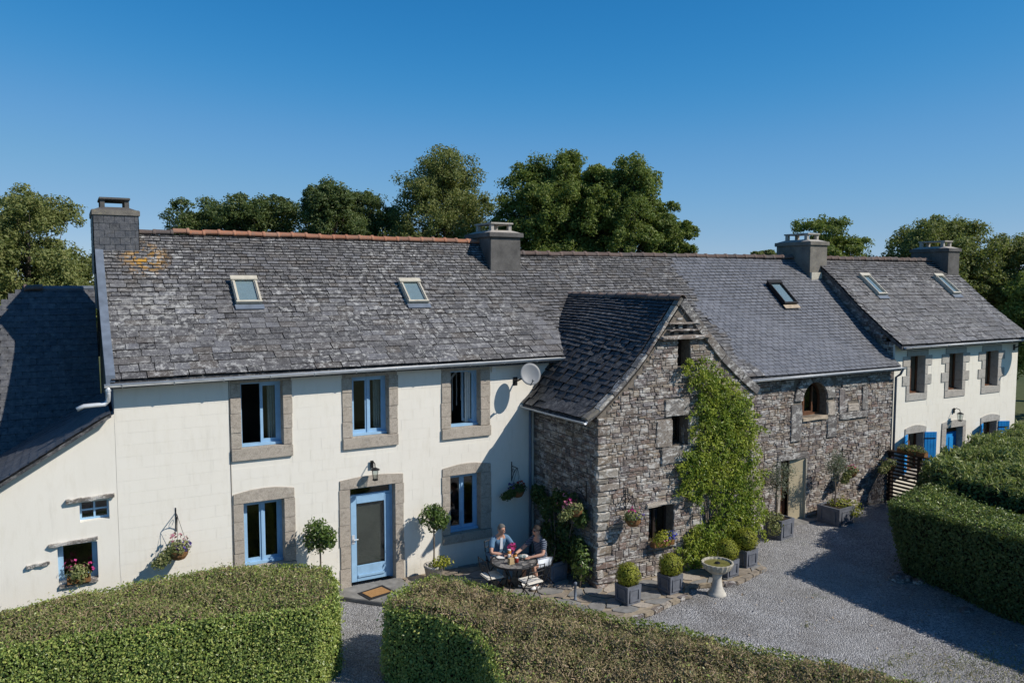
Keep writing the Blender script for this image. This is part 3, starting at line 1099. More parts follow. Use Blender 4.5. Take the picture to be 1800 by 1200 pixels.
def chimney(house, x0, x1, y0, y1, z0, z1, mat, hood='granite_pale', name='chimney', taper=.0, capmat=None):
    mb = MB()
    t = taper
    V = [(x0, y0, z0), (x1, y0, z0), (x1, y1, z0), (x0, y1, z0), (x0 + t, y0 + t, z1), (x1 - t, y0 + t, z1), (x1 - t, y1 - t, z1), (x0 + t, y1 - t, z1)]
    mb.add(V, [(0, 3, 2, 1), (4, 5, 6, 7), (0, 1, 5, 4), (1, 2, 6, 5), (2, 3, 7, 6), (3, 0, 4, 7)])
    ch = mb.build(name, mat, house, bevel=.015)
    mb = MB(); mb.box(x0 - .05, x1 + .05, y0 - .05, y1 + .05, z1 - .01, z1 + .12); mb.build('chimney_cap', capmat or mat, ch, bevel=.015)
    # mortar fillet and hood on short posts
    mx, my = (x0 + x1) / 2, (y0 + y1) / 2
    wx, wy = (x1 - x0) * .36, (y1 - y0) * .36
    V = []
    for k, z in ((1.15, z1 + .12), (.72, z1 + .20)):
        V += [(mx - wx * k * 1.2, my - wy * k * 1.2, z), (mx + wx * k * 1.2, my - wy * k * 1.2, z), (mx + wx * k * 1.2, my + wy * k * 1.2, z), (mx - wx * k * 1.2, my + wy * k * 1.2, z)]
    mb = MB(); mb.add(V, [(0, 3, 2, 1), (4, 5, 6, 7), (0, 1, 5, 4), (1, 2, 6, 5), (2, 3, 7, 6), (3, 0, 4, 7)]); mb.build('flaunching', hood, ch)
    for sx in (-1, 1):
        for sy in (-1, 1):
            mb = MB(); cx, cy = mx + sx * wx * .78, my + sy * wy * .78
            mb.box(cx - .045, cx + .045, cy - .06, cy + .06, z1 + .12, z1 + .36); mb.build('hood_post', hood, ch)
    mb = MB(); mb.box(mx - wx, mx + wx, my - wy, my + wy, z1 + .36, z1 + .41); mb.build('chimney_hood', hood, ch, bevel=.01)
    return ch

def gable_poly(pts, x, zdrop=.13, zb=-.3):
    """vertical wall outline in a plane X = x under a roof line given as (y, z)"""
    ys = [(p[0], p[1] - zdrop) for p in pts]
    return [(x, ys[0][0], zb)] + [(x, y, z) for y, z in ys] + [(x, ys[-1][0], zb)]

# ================================================================== white farmhouse
H1 = thing('white_house', 'long white rendered farmhouse with blue windows, granite surrounds and orange ridge tiles', 'house', (5, 0, 0))
Wn = {  # opening x0 x1 z0 z1, surround x0 x1 z0 z1
    'a': ((2.31, 3.15, 3.43, 4.77), (2.11, 3.33, 3.18, 4.955)),
    'b': ((4.64, 5.48, 3.43, 4.75), (4.43, 5.68, 3.18, 4.955)),
    'c': ((7.00, 7.77, 3.42, 4.75), (6.77, 8.02, 3.17, 4.955)),
    'd': ((2.31, 3.13, .92, 2.28), (2.11, 3.35, .70, 2.49)),
    'e': ((6.97, 7.77, .90, 2.29), (6.77, 8.04, .68, 2.48)),
    'door': ((4.56, 5.60, .10, 2.29), (4.33, 5.80, .02, 2.50)),
}
grow = lambda h, e=.03: (h[0] - e, h[1] + e, h[2] - e, h[3] + e)
holes_o = [grow(w[0]) if k != 'door' else (w[0][0] - .03, w[0][1] + .03, -.3, w[0][3] + .03) for k, w in Wn.items()]
mb = MB()
for a, b, c, d in cells(0, 10.3, -.3, 4.93, holes_o):
    mb.box(a, b, .004, .50, c, d)
mb.build('front_wall', 'plaster', H1)
pc = Pieces('wall_block', 'plaster', BLOCK, 'small_wall_blocks')
hs = [w[1] for k, w in Wn.items()]
block_wall(pc, .0, 2.085, 0.0, 4.93, .004, hs, .50, .232, seed=2)
block_wall(pc, 2.10, 9.24, 0.0, 4.93, .004, hs, .50, .232, seed=3)
pc.finish(H1)
# vertical settlement joint beside the first windows
mb = MB(); mb.box(2.078, 2.090, -.008, .01, .3, 4.9); mb.build('wall_joint', 'mortar', H1)
for k, (o, s) in Wn.items():
    surround(H1, *o, *s, 0.0, 'granite', peak=(.0 if k in 'abc' else .075 if k in 'de' else .05), sill=(k != 'door'), n=(5 if k == 'door' else 4), seed=len(k) + ord(k[0]))
window(H1, *Wn['a'][0], .20, 'blue_paint', open_l=1.45, curtains='r')
window(H1, *Wn['b'][0], .20, 'blue_paint', curtains='r')
window(H1, *Wn['c'][0], .20, 'blue_paint', open_l=1.5, open_r=.95, curtains='r')
window(H1, *Wn['d'][0], .20, 'blue_paint')
window(H1, *Wn['e'][0], .20, 'blue_paint')
# glazed door with a fixed dark transom
x0, x1, z0, z1 = Wn['door'][0]
mb = MB(); Y = .17
mb.box(x0, x0 + .06, Y, Y + .08, z0, z1); mb.box(x1 - .06, x1, Y, Y + .08, z0, z1); mb.box(x0 + .06, x1 - .06, Y + .001, Y + .08, z1 - .05, z1)
mb.box(x0 + .06, x1 - .06, Y + .001, Y + .08, 2.05, 2.10)
dr = mb.build('door', 'blue_paint', H1)
a, b, c, d = x0 + .063, x1 - .063, z0 + .02, 2.045
mb = MB(); w = .13
mb.box(a, a + w, Y - .01, Y + .045, c, d); mb.box(b - w, b, Y - .01, Y + .045, c, d)
mb.box(a + w, b - w, Y - .009, Y + .045, c, c + .36); mb.box(a + w, b - w, Y - .009, Y + .045, d - .15, d)
mb.build('door_leaf', 'blue_paint', dr, bevel=.006)
mb = MB(); mb.box(a + w - .01, b - w + .01, Y + .012, Y + .02, c + .35, d - .14); mb.build('pane', 'glass', dr)
mb = MB(); mb.box(a + w + .02, b - w - .02, Y + .07, Y + .075, c + .37, d - .16); mb.build('net_curtain', 'interior', dr)
mb = MB(); mb.box(x0 + .05, x1 - .05, Y + .03, Y + .04, 2.09, z1 - .04); mb.build('transom_pane', 'glass', dr)
mb = MB(); mb.box(a + w + .02, b - w - .02, Y - .035, Y - .01, c + .10, c + .15); mb.build('weather_bar', 'blue_paint', dr)
mb = MB(); mb.tube([(a + .05, Y - .01, 1.1), (a + .05, Y - .06, 1.1), (a + .15, Y - .06, 1.1)], .011, 6); mb.box(a + .02, a + .08, Y - .02, Y - .009, 1.0, 1.2); mb.build('handle', 'zinc', dr)

PR1 = smooth_profile([(-.28, 4.97), (1.0, 5.74), (2.0, 6.50), (2.8, 7.22), (3.4, 7.90)])
roofP1 = lin([(0, p[0], p[1]) for p in PR1], (1, 0, 0))
back1 = lin([(0, 7.0, 4.97), (0, 3.4, 7.90)], (1, 0, 0))
RF1 = deck(roofP1, -.06, 10.3, 'roof', 'slate_dark', H1)
deck(back1, -.06, 10.3, 'rear_roof', 'slate_old', H1)
pc = Pieces('slate', 'slate_old', SLATE, 'small_slates', 'slate_edge')
slates(pc, roofP1, -.04, 10.35, lambda f: .245 - .16 * min(1, f * 1.12), lambda f: .44 - .22 * min(1, f * 1.35), (.013, .023), seed=21)
pc.finish(RF1)
ridge_tiles(RF1, (1.50, 3.38, 7.95), (9.45, 3.38, 7.90), 'terracotta', .34, .098)
ridge_tiles(RF1, (.75, 3.38, 7.93), (1.50, 3.38, 7.94), 'ridge_brown', .4, .09, seed=4)
# left gable, slate hung, with a lead verge strip following the roof curve
mb = MB(); mb.prism(gable_poly([(.5, 5.43)] + [p for p in PR1 if p[0] > .5] + [(7.0, 4.97)], 0.004), (.4, 0, 0)); mb.build('gable_wall', 'slate_clad', H1)
mb = MB(); mb.box(-.012, .0, .02, .5, 3.9, 5.2); mb.build('corner_board', 'lead', H1)
mb = MB()
V = []; F = []
for p in PR1:
    V += [(-.13, p[0], p[1] + .02), (-.13, p[0], p[1] + .135), (.03, p[0], p[1] + .125), (.03, p[0], p[1] + .02), (-.12, p[0], p[1] - .28), (-.10, p[0], p[1] - .28)]
for i in range(len(PR1) - 1):
    a, b = i * 6, i * 6 + 6
    F += [(a + 1, b + 1, b + 2, a + 2), (a + 2, b + 2, b + 3, a + 3), (a + 4, b + 4, b + 1, a + 1), (a + 5, a + 3, b + 3, b + 5), (a + 4, a + 5, b + 5, b + 4)]
F += [(0 + 4, 1, 2, 3, 5)]
mb.add(V, F); mb.build('verge_flashing', 'lead', H1)
mb = MB(); mb.box(.41, 10, 6.4, 6.8, -.3, 5.2); mb.build('rear_wall', 'plaster', H1)
mb = MB(); mb.box(.42, 9.9, .51, 6.38, 2.72, 2.9); mb.box(.42, 9.9, 3.2, 3.3, .05, 5.4); mb.box(.42, 9.9, .51, 6.38, -.05, .06); mb.box(9.62, 9.9, .52, 6.38, .07, 5.2); mb.box(3.9, 4.0, .53, 3.19, .07, 5.0); mb.build('interior', 'interior', H1)
mb = MB()
for k in range(9): mb.bar((6.9 + k * .12, 1.0, 3.05 + k * .12), (6.9 + k * .12, 1.0, 3.85 + k * .12), .02, .02)
mb.bar((6.85, 1.0, 3.85), (8.0, 1.0, 5.0), .05, .05); mb.build('stair_rail', 'shirt_white', H1)
gutter(H1, (-.16, -.34, 4.93), (9.95, -.34, 4.97))
mb = MB(); mb.tube([(-.10, -.34, 4.90), (-.10, -.33, 4.74), (-.10, -.2, 4.62), (-.16, -.22, 4.56), (-.5, -.24, 4.55), (-.62, -.25, 4.50)], .042, 8); mb.build('downpipe', 'zinc', H1, True)
mb = MB(); mb.tube([(-.10, -.335, 4.85), (-.10, -.335, 4.81)], .05, 8); mb.build('pipe_collar', 'zinc', H1)
mb = MB(); mb.tube([(9.12, -.05, 3.85), (9.12, -.05, .05)], .035, 8); mb.build('downpipe', 'lead', H1, True)
mb = MB(); mb.box(8.06, 8.16, -.06, -.01, 4.68, 4.9); mb.build('junction_box', 'china', H1)
skylight(H1, roofP1[0], 2.36, 3.20, 2.56, 3.12, 'cream_paint')
skylight(H1, roofP1[0], 2.30, 3.12, 6.60, 7.14, 'cream_paint')
# slate hung chimney over the left gable
ch = chimney(H1, -.13, .74, 3.0, 4.4, 6.2, 8.28, 'slate_clad', hood='cement', capmat='cement_lichen')
pc = Pieces('chimney_slate', 'slate_clad', SLATE_N, 'small_chimney_slates', 'slate_edge')
rr = random.Random(9)
for i in range(8):
    z = 7.02 + i * .155
    x = -.14 - (0 if i % 2 else .1)
    while x < .74:
        a, b = max(-.14, x), min(.75, x + .205); x += .205
        if b - a > .03:
            k = rr.uniform(.008, .014)
            pc.add(mat4((a + .004, 3.0 - .018, z), (b - a - .008, 0, 0), (0, .014, .20), (0, -k, 0)))
    y = 3.0 - (0 if i % 2 else .1)
    while y < 4.4:
        a, b = max(3.0, y), min(4.4, y + .205); y += .205
        if b - a > .03:
            pc.add(mat4((-.13 - .018, a + .004, z - .02), (0, b - a - .008, 0), (.014, 0, .20), (-.01, 0, 0)))
            pc.add(mat4((.74 + .018, a + .004, z - .02), (0, b - a - .008, 0), (-.014, 0, .20), (.01, 0, 0)))
pc.finish(ch)
# rendered chimney at the right end of the ridge
chimney(H1, 9.40, 10.38, 2.60, 4.05, 6.3, 8.04, 'cement', taper=.02)

# ================================================================== lean-to on the left
H0 = thing('lean_to', 'white rendered outbuilding with dark slate roof and two tiny blue windows', 'outbuilding', (-2, 0, 0))
op = [(-.64, -.145, 2.33, 2.70), (-1.03, -.37, 1.22, 1.93)]
rake = lambda x: 4.33 + .615 * min(0, x)
mb = MB()
for a, b, c, d in cells(-6.4, -.003, -.3, 1.93, op):
    mb.box(a, b, .006, .5, c, d)
# upper part in vertical strips following the sloping roof line
xs = sorted({-6.4, -5, -4, -3, -2, -1.5, -1.03, -.64, -.145, -.003})
for a, b in zip(xs, xs[1:]):
    za, zb = rake(a), rake(b)
    lo = 1.93
    parts = [(lo, None)]
    if a >= -.65 and b <= -.14:
        mb.box(a, b, .006, .5, 1.93, 2.33); lo = 2.70
    if zb <= lo: continue
    za2 = max(za, lo)
    mb.prism([(a, .006, lo), (b, .006, lo), (b, .006, zb), (a, .006, za2)], (0, .494, 0))
mb.build('front_wall', 'plaster', H0)
window_small = MB()
Y = .17
x0, x1, z0, z1 = op[0]
window_small.box(x0, x0 + .035, Y, Y + .05, z0, z1).box(x1 - .035, x1, Y, Y + .05, z0, z1).box(x0 + .035, x1 - .035, Y + .001, Y + .05, z0, z0 + .035).box(x0 + .035, x1 - .035, Y + .001, Y + .05, z1 - .035, z1)
window_small.box((x0 + x1) / 2 - .017, (x0 + x1) / 2 + .017, Y + .004, Y + .046, z0 + .03, z1 - .03).box(x0 + .03, x1 - .03, Y + .008, Y + .042, (z0 + z1) / 2 - .015, (z0 + z1) / 2 + .015)
ws = window_small.build('window', 'blue_paint', H0)
for cx0, cx1 in ((x0 + .03, (x0 + x1) / 2 - .01), ((x0 + x1) / 2 + .01, x1 - .03)):
    for cz0, cz1 in ((z0 + .03, (z0 + z1) / 2 - .01), ((z0 + z1) / 2 + .01, z1 - .03)):
        mb = MB(); mb.box(cx0, cx1, Y + .022, Y + .028, cz0, cz1); mb.build('pane', 'glass', ws)
x0, x1, z0, z1 = op[1]
mb = MB()
mb.box(x0, x0 + .09, Y, Y + .06, z0, z1).box(x1 - .09, x1, Y, Y + .06, z0, z1).box(x0 + .09, x1 - .09, Y + .001, Y + .06, z0, z0 + .08).box(x0 + .09, x1 - .09, Y + .001, Y + .06, z1 - .05, z1)
ws = mb.build('window', 'blue_paint', H0)
mb = MB(); mb.box(x0 + .08, x1 - .08, Y + .022, Y + .03, z0 + .07, z1 - .04); mb.build('pane', 'glass', ws)
def rough_slab(name, x0, x1, z0, z1, dz, out, mat, parent, seed):
    rng = random.Random(seed); n = 8
    V = []
    for y in (-out, .1):
        for top in (0, 1):
            for k in range(n + 1):
                x = x0 + (x1 - x0) * k / n
                z = (z1 if top else z0) + dz * k / n + rng.uniform(-.012, .012)
                V.append((x, y + (rng.uniform(-.012, .012) if y < 0 else 0), z))
    m = n + 1; F = []
    for k in range(n):
        F += [(k, k + 1, m + k + 1, m + k), (m + k, m + k + 1, 3 * m + k + 1, 3 * m + k), (2 * m + k, 3 * m + k, 3 * m + k + 1, 2 * m + k + 1), (k, 2 * m + k, 2 * m + k + 1, k + 1)]
    F += [(0, m, 3 * m, 2 * m), (n, 2 * m + n, 3 * m + n, m + n)]
    mb = MB(); mb.add(V, F); return mb.build(name, mat, parent)
rough_slab('stone_lintel', -.86, -.05, 2.725, 2.785, .03, .07, 'schist_dressed', H0, 1)
rough_slab('stone_lintel', -1.17, -.36, 1.935, 1.99, .03, .06, 'schist_dressed', H0, 2)
rough_slab('stone_sill', -1.02, -.38, 1.14, 1.20, .02, .05, 'schist_dressed', H0, 3)
rough_slab('stone_ledge', -1.53, -1.16, 1.61, 1.655, .02, .05, 'schist_dressed', H0, 4)
mb = MB(); mb.box(-4.2, -.4, 2.6, 2.8, -.2, 1.6); mb.box(-1.9, -.4, 2.55, 2.59, 1.5, 2.9); mb.box(-4.3, -.01, .52, 2.6, -.1, .02); mb.build('interior', 'interior', H0)
# front roof falling away to the left, slates end on along the rake
frontP = lin([(-4.4, 0, rake(-4.4) + .08), (-.06, 0, rake(-.06) + .08)], (0, 1, 0))
RF0 = deck(frontP, -.22, 2.95, 'roof', 'slate_dark', H0, .07, sag=0)
pc = Pieces('slate', 'slate_clad', SLATE_N, 'small_slates', 'slate_edge_new')
slates(pc, frontP, -.26, 2.95, lambda f: .17, lambda f: .24, (.010, .014), seed=32, sag=0, reg=True)
# rear roof facing the yard, with a hipped left end
rearP = lin([(-.10, 2.8, 2.72), (-.10, 5.6, 6.62)], (-1, 0, 0))
rmax = lambda y: min(3.4, 1.46 + 1.3 * max(0, 5.6 - y))
RR = deck((lambda s, a: rearP[0](s, a / 4.0 * rmax(rearP[0](s, 0)[1])), rearP[1]), 0.0, 4.0, 'rear_roof', 'slate_dark', H0, .08, sag=0)
pc.finish(RF0)
pc = Pieces('slate', 'slate_clad', SLATE_N, 'small_slates', 'slate_edge_new')
slates(pc, rearP, 0.0, 4.2, lambda f: .17, lambda f: .28, (.010, .014), keep=lambda p: -.10 - p[0] < rmax(p[1]), seed=33, sag=0, reg=True)
pc.finish(RR)
mb = MB(); mb.tube([(-.12, 5.6, 6.66), (-1.25, 5.6, 6.66)], .06, 8); mb.build('ridge_roll', 'lead', H0)
ridge_tiles(RR, (-1.20, 5.6, 6.64), (-1.58, 5.6, 6.62), 'ridge_brown', .38, .11)
deck(lin([(-.1, 8.4, 2.7), (-.1, 5.6, 6.60)], (-1, 0, 0)), 0, 1.4, 'far_roof_slope', 'slate_clad', H0)
mb = MB(); mb.box(-3.3, -.02, 2.82, 8.2, -.2, 2.6); mb.build('rear_walls', 'plaster', H0)

# ================================================================== stone barn (middle)
BX0, BX1, BY = 13.85, 21.36, -1.2
H2 = thing('stone_barn', 'low brown rubble stone barn with arched window under a smooth blue slate roof', 'barn', (17.5, 0, 0))
arch = (17.36, 18.38, 2.98, 3.96)
dro = (16.56, 17.56, -.3, 1.80)
mb = MB()
for a, b, c, d in cells(BX0 - .5, BX1, -.3, 4.20, [arch, dro]):
    mb.box(a, b, BY + .002, BY + .6, c, d)
mb.build('front_wall', 'mortar', H2)
# dressed pieces: arch ring, slabs of a blocked opening
dress = []
def slab(x0, x1, z0, z1, mat='schist_dressed', out=.05, name='dressed_stone', bevel=.018):
    mb = MB(); mb.box(x0, x1, BY - out, BY + .3, z0, z1); roughen(mb.build(name, mat, H2, bevel=bevel), 3, .012, int(x0 * 100)); dress.append((x0, x1, z0, z1))
slab(16.90, 17.345, 2.32, 3.36); slab(18.395, 18.80, 2.30, 2.93); slab(18.395, 18.72, 2.95, 3.36, 'granite')
slab(18.93, 20.20, 2.78, 2.98); slab(18.88, 19.14, 3.0, 3.72, 'rubble'); slab(19.90, 20.16, 3.0, 3.70); slab(19.0, 20.1, 3.74, 3.96); slab(19.28, 19.78, 3.0, 3.22, 'granite')
slab(17.345, 18.40, 2.86, 2.975, 'weathered', .07, 'window_sill')
slab(16.42, 17.62, 1.81, 2.0, 'schist_dressed', .04, 'door_lintel')
slab(16.38, 16.55, .05, 1.0, 'granite'); slab(16.40, 16.55, 1.01, 1.80, 'schist_dressed')
cx, cz, ri, ro = 17.87, 3.45, .51, .86
dress.append((cx - ro, cx + ro, 3.37, 4.14))
angs = [0, 27, 52, 76, 104, 128, 153, 180]
for a0, a1 in zip(angs, angs[1:]):
    poly = []
    for k in range(5):
        t = R(a0 + .8 + (a1 - a0 - 1.6) * k / 4); poly.append((cx + ri * math.cos(t), BY - .055, cz + ri * math.sin(t)))
    for k in range(4, -1, -1):
        t = R(a0 + .8 + (a1 - a0 - 1.6) * k / 4); r2 = ro * (1.0 if 40 < a0 < 140 else .98)
        poly.append((cx + r2 * math.cos(t), BY - .055, min(4.14, cz + r2 * math.sin(t))))
    mb = MB(); mb.prism(poly, (0, .4, 0)); mb.build('arch_stone', 'schist_dressed', H2, bevel=.01)
# spandrels between the square wall opening and the arch ring
for s in (-1, 1):
    poly = [(cx + s * ri, BY + .02, 3.96), (cx + s * ri, BY + .02, cz)]
    for k in range(6):
        t = math.pi / 2 * (k / 5); poly.append((cx + s * ri * math.cos(t), BY + .02, cz + ri * math.sin(t)))
    mb = MB(); mb.prism(poly, (0, .5, 0)); mb.build('spandrel', 'mortar', H2)
pc = Pieces('stone', 'rubble', STONE, 'small_stones')
stone_wall(pc, (BX0, BY, 0), (1, 0, 0), (0, -1, 0), BX1 - BX0, -.05, lambda x: 4.2, [(a - BX0, b - BX0, c, d) for a, b, c, d in dress + [arch, dro]], 41, (.035, .085), (.10, .36))
pc.finish(H2)
# arched window, brown timber
mb = MB()
Y = BY + .26
for k in range(10):
    t0, t1 = math.pi * k / 10, math.pi * (k + 1) / 10
    mb.bar((cx + .48 * math.cos(t0), Y, cz + .48 * math.sin(t0)), (cx + .48 * math.cos(t1), Y, cz + .48 * math.sin(t1)), .06, .06, (0, 1, 0))
mb.bar((cx - .48, Y, 2.98), (cx - .48, Y, cz), .06, .06, (0, 1, 0)); mb.bar((cx + .48, Y, 2.98), (cx + .48, Y, cz), .06, .06, (0, 1, 0)); mb.box(cx - .5, cx + .5, Y - .04, Y + .04, 2.975, 3.04)
wa = mb.build('window', 'brown_wood', H2)
mb = MB(); mb.box(cx - .24, cx - .17, Y - .05, Y + .03, 3.03, 3.80); mb.box(cx + .16, cx + .22, Y - .02, Y + .03, 3.03, 3.80); mb.box(cx - .17, cx + .16, Y - .02, Y + .03, 3.03, 3.09); mb.build('casement', 'brown_wood', wa)
mb = MB(); mb.prism([(cx - .47, Y + .01, 3.03), (cx + .47, Y + .01, 3.03)] + [(cx + .47 * math.cos(math.pi * k / 10), Y + .01, cz + .47 * math.sin(math.pi * k / 10)) for k in range(11)], (0, .006, 0)); mb.build('pane', 'glass', wa)
# doorway: brown boarded door, cream leaf standing open against the jamb
mb = MB(); mb.box(16.58, 17.05, BY + .25, BY + .30, .03, 1.79); dd = mb.build('door', 'brown_wood', H2)
for k in range(4):
    mb = MB(); mb.box(16.59 + k * .115, 16.69 + k * .115, BY + .232, BY + .249, .04, 1.78); mb.build('plank', 'brown_wood', dd)
mb = MB(); mb.prism([(17.04, BY + .10, .03), (17.04, BY + .14, .03), (17.56, BY + .03, .03), (17.56, BY - .01, .03)], (0, 0, 1.76)); mb.build('open_door_leaf', 'tan_door', H2)
mb = MB(); mb.box(17.545, 17.575, BY - .06, BY - .012, .03, 1.79); mb.build('door_edge', 'cream_paint', H2)
mb = MB(); mb.box(16.5, 17.7, BY - .35, BY + .2, .01, .06); mb.build('threshold', 'step_stone', H2)
mb = MB(); mb.box(BX0, BX1 - .05, BY + .8, BY + .9, -.2, 4.2); mb.box(BX0, BX1 - .05, BY + .61, BY + .79, 2.3, 2.4); mb.build('interior', 'interior', H2)
mb = MB(); mb.box(10.3, BX1, 5.6, 6.0, -.3, 4.6); mb.build('rear_wall', 'rubble_shaded', H2)

PA = smooth_profile([(-1.42, 4.25), (-.25, 4.95), (1.0, 5.72), (2.04, 6.45), (2.7, 7.03), (3.2, 7.56)])
PB = smooth_profile([(-1.46, 4.24), (-.45, 5.03), (.6, 5.98), (1.6, 6.95), (2.3, 7.56)])
roofP2 = ruled([(0, p[0], p[1]) for p in PA], 10.3, [(0, p[0], p[1]) for p in PB], 21.36, (1, 0, 0))
RF2 = deck(roofP2, 10.32, 21.36, 'roof', 'slate_dark', H2)
deck(ruled([(0, 6.6, 4.6), (0, 3.2, 7.56)], 10.3, [(0, 6.2, 4.5), (0, 2.3, 7.56)], 21.36, (1, 0, 0)), 10.32, 21.36, 'rear_roof', 'slate_old', H2)
bnd = lambda p: 15.45 + .16 * max(0, p[2] - 5.2) + .12 * math.sin(p[2] * 5)
pc = Pieces('slate', 'slate_old', SLATE, 'small_slates', 'slate_edge')
slates(pc, roofP2, 10.30, 16.6, lambda f: .17 - .075 * f, lambda f: .32 - .12 * f, (.014, .024), keep=lambda p: p[0] < bnd(p), seed=22)
pc.finish(RF2, cap=200)
pc = Pieces('blue_slate', 'slate_new', SLATE_N, 'small_blue_slates', 'slate_edge_new')
slates(pc, roofP2, 15.2, 21.34, lambda f: .155 - .02 * f, lambda f: .235, (.013, .017), keep=lambda p: p[0] >= bnd(p) - .05, seed=23, reg=True)
pc.finish(RF2)
ridge_tiles(RF2, (10.35, 3.18, 7.58), (16.5, 2.78, 7.60), 'ridge_brown', .40, .11, seed=5)
ridge_tiles(RF2, (16.5, 2.78, 7.60), (20.75, 2.34, 7.60), 'ridge_brown', .40, .105, seed=6)
gutter(H2, (14.0, -1.52, 4.21), (21.45, -1.52, 4.22), .055)
skylight(H2, roofP2[0], 3.02, 4.04, 18.72, 19.28, 'iron', 'blind')
mb = MB(); mb.tube([(21.40, -1.50, 4.17), (21.42, -1.40, 4.0), (21.40, -1.27, 3.9), (21.40, -1.27, .05)], .035, 8); mb.build('downpipe', 'lead', H2, True)

# ================================================================== right house
RY = -1.2
H3 = thing('far_house', 'cream rendered house with brown windows, blue shutters and a rough slate roof', 'house', (25, 0, 0))
PR3 = smooth_profile([(-1.47, 4.86), (-.04, 5.93), (1.05, 6.86), (1.95, 7.55)])
roofP3 = lin([(0, p[0], p[1]) for p in PR3], (1, 0, 0))
up = [((22.16, 22.90, 3.30, 4.50), (22.0, 23.06, 3.09, 4.68)), ((24.16, 24.89, 3.28, 4.49), (23.97, 25.08, 3.06, 4.68)), ((26.18, 26.90, 3.28, 4.48), (25.98, 27.10, 3.05, 4.68))]
lo = [((22.18, 22.95, .85, 2.05), (22.02, 23.09, .65, 2.22)), ((26.20, 26.98, .85, 2.07), (26.05, 27.16, .65, 2.24))]
d3 = ((24.14, 25.04, .05, 2.05), (23.91, 25.21, .02, 2.24))
hol = [grow(w[0]) for w in up + lo] + [(24.11, 25.07, -.3, 2.08)]
mb = MB()
for a, b, c, d in cells(21.40, 28.10, -.3, 4.9, hol): mb.box(a, b, RY + .004, RY + .5, c, d)
mb.build('front_wall', 'plaster_cream', H3)
pc = Pieces('wall_block', 'plaster_cream', BLOCK, 'small_wall_blocks')
block_wall(pc, 21.40, 28.10, 0.0, 4.86, RY + .004, [w[1] for w in up + lo + [d3]] + [q for (o, s) in up for q in ((s[0] - .2, s[0], 3.58, 3.9), (s[1], s[1] + .2, 3.58, 3.9), (s[0] - .2, s[0], 4.18, 4.5), (s[1], s[1] + .2, 4.18, 4.5))], .52, .24, seed=8)
pc.finish(H3)
for i, (o, s) in enumerate(up):
    x0, x1, z0, z1 = o; sx0, sx1, sz0, sz1 = s
    def gb(a, b, c, d, nm): 
        mb = MB(); mb.box(a, b, RY - .022, RY + .3, c, d); mb.build(nm, 'granite_pale', H3, bevel=.01)
    for (a, b, e) in ((sx0, x0, -1), (x1, sx1, 1)):
        for (c, d, wide) in ((z0 + .003, 3.577, 0), (3.58, 3.897, 1), (3.90, 4.177, 0), (4.18, z1 - .003, 1)):
            gb(a - (.2 if wide and e < 0 else 0), b + (.2 if wide and e > 0 else 0), c, d, 'jamb_stone')
    gb(sx0, sx1, z1, sz1, 'lintel'); gb(sx0, sx1, sz0, z0, 'window_sill')
    mb = MB(); Y = RY + .24
    mb.box(x0, x0 + .05, Y, Y + .06, z0, z1).box(x1 - .05, x1, Y, Y + .06, z0, z1).box(x0 + .05, x1 - .05, Y + .001, Y + .06, z0, z0 + .06).box(x0 + .05, x1 - .05, Y + .001, Y + .06, z1 - .05, z1).box((x0 + x1) / 2 - .035, (x0 + x1) / 2 + .035, Y - .01, Y + .06, z0 + .06, z1 - .05).box(x0, x1, Y - .08, Y - .001, z0, z0 + .04)
    wd = mb.build('window', 'brown_wood', H3)
    for a, b in ((x0 + .04, (x0 + x1) / 2 - .03), ((x0 + x1) / 2 + .03, x1 - .04)):
        mb = MB(); mb.box(a, b, Y + .03, Y + .035, z0 + .05, z1 - .04); mb.build('pane', 'glass', wd)
    mb = MB(); mb.box(x0 + .05, (x0 + x1) / 2, Y + .09, Y + .10, z0 + .06, z1 - .06); mb.build('net_curtain', 'weathered' if i else 'blind', wd)
for i, (o, s) in enumerate(lo):
    surround(H3, *o, *s, RY, 'granite_pale', peak=.09, seed=60 + i)
    x0, x1, z0, z1 = o; Y = RY + .22
    mb = MB()
    mb.box(x0, x0 + .05, Y, Y + .06, z0, z1).box(x1 - .05, x1, Y, Y + .06, z0, z1).box((x0 + x1) / 2 - .04, (x0 + x1) / 2 + .04, Y - .01, Y + .06, z0, z1).box(x0 + .05, x1 - .05, Y + .001, Y + .06, z0, z0 + .06).box(x0 + .05, x1 - .05, Y + .001, Y + .06, z1 - .05, z1)
    wd = mb.build('window', 'brown_wood', H3)
    for a, b in ((x0 + .04, (x0 + x1) / 2 - .03), ((x0 + x1) / 2 + .03, x1 - .04)):
        mb = MB(); mb.box(a, b, Y + .03, Y + .035, z0 + .05, z1 - .04); mb.build('pane', 'glass', wd)
    for hx, s1 in ((s[0] + .10, -1), (s[1] - .10, 1)):
        # shutter standing half open: boards, two ledges, hinge straps
        ang = R(25); L = .40
        ex = np.array([s1 * math.cos(ang), -math.sin(ang), 0]); ey = np.array([-ex[1], ex[0], 0]) * (1)
        base = np.array([hx, RY - .03, 0])
        mb = MB(); mb.obox(base + ex * L / 2 + np.array([0, 0, 1.45]), ex * L, ey * .022, (0, 0, 1.20)); sh = mb.build('shutter', 'shutter_blue', H3)
        for k in range(4):
            mb = MB(); mb.obox(base + ex * (L * (k + .5) / 4) + np.array([0, 0, 1.45]), ex * (L / 4 - .012), ey * .034, (0, 0, 1.19)); mb.build('board', 'shutter_blue', sh)
        for z in (1.05, 1.85):
            mb = MB(); mb.obox(base + ex * L * .45 + np.array([0, 0, z]), ex * L * .9, ey * .05, (0, 0, .03)); mb.build('hinge_strap', 'iron', sh)
surround(H3, *d3[0], *d3[1], RY, 'granite_pale', peak=.06, sill=False, seed=66)
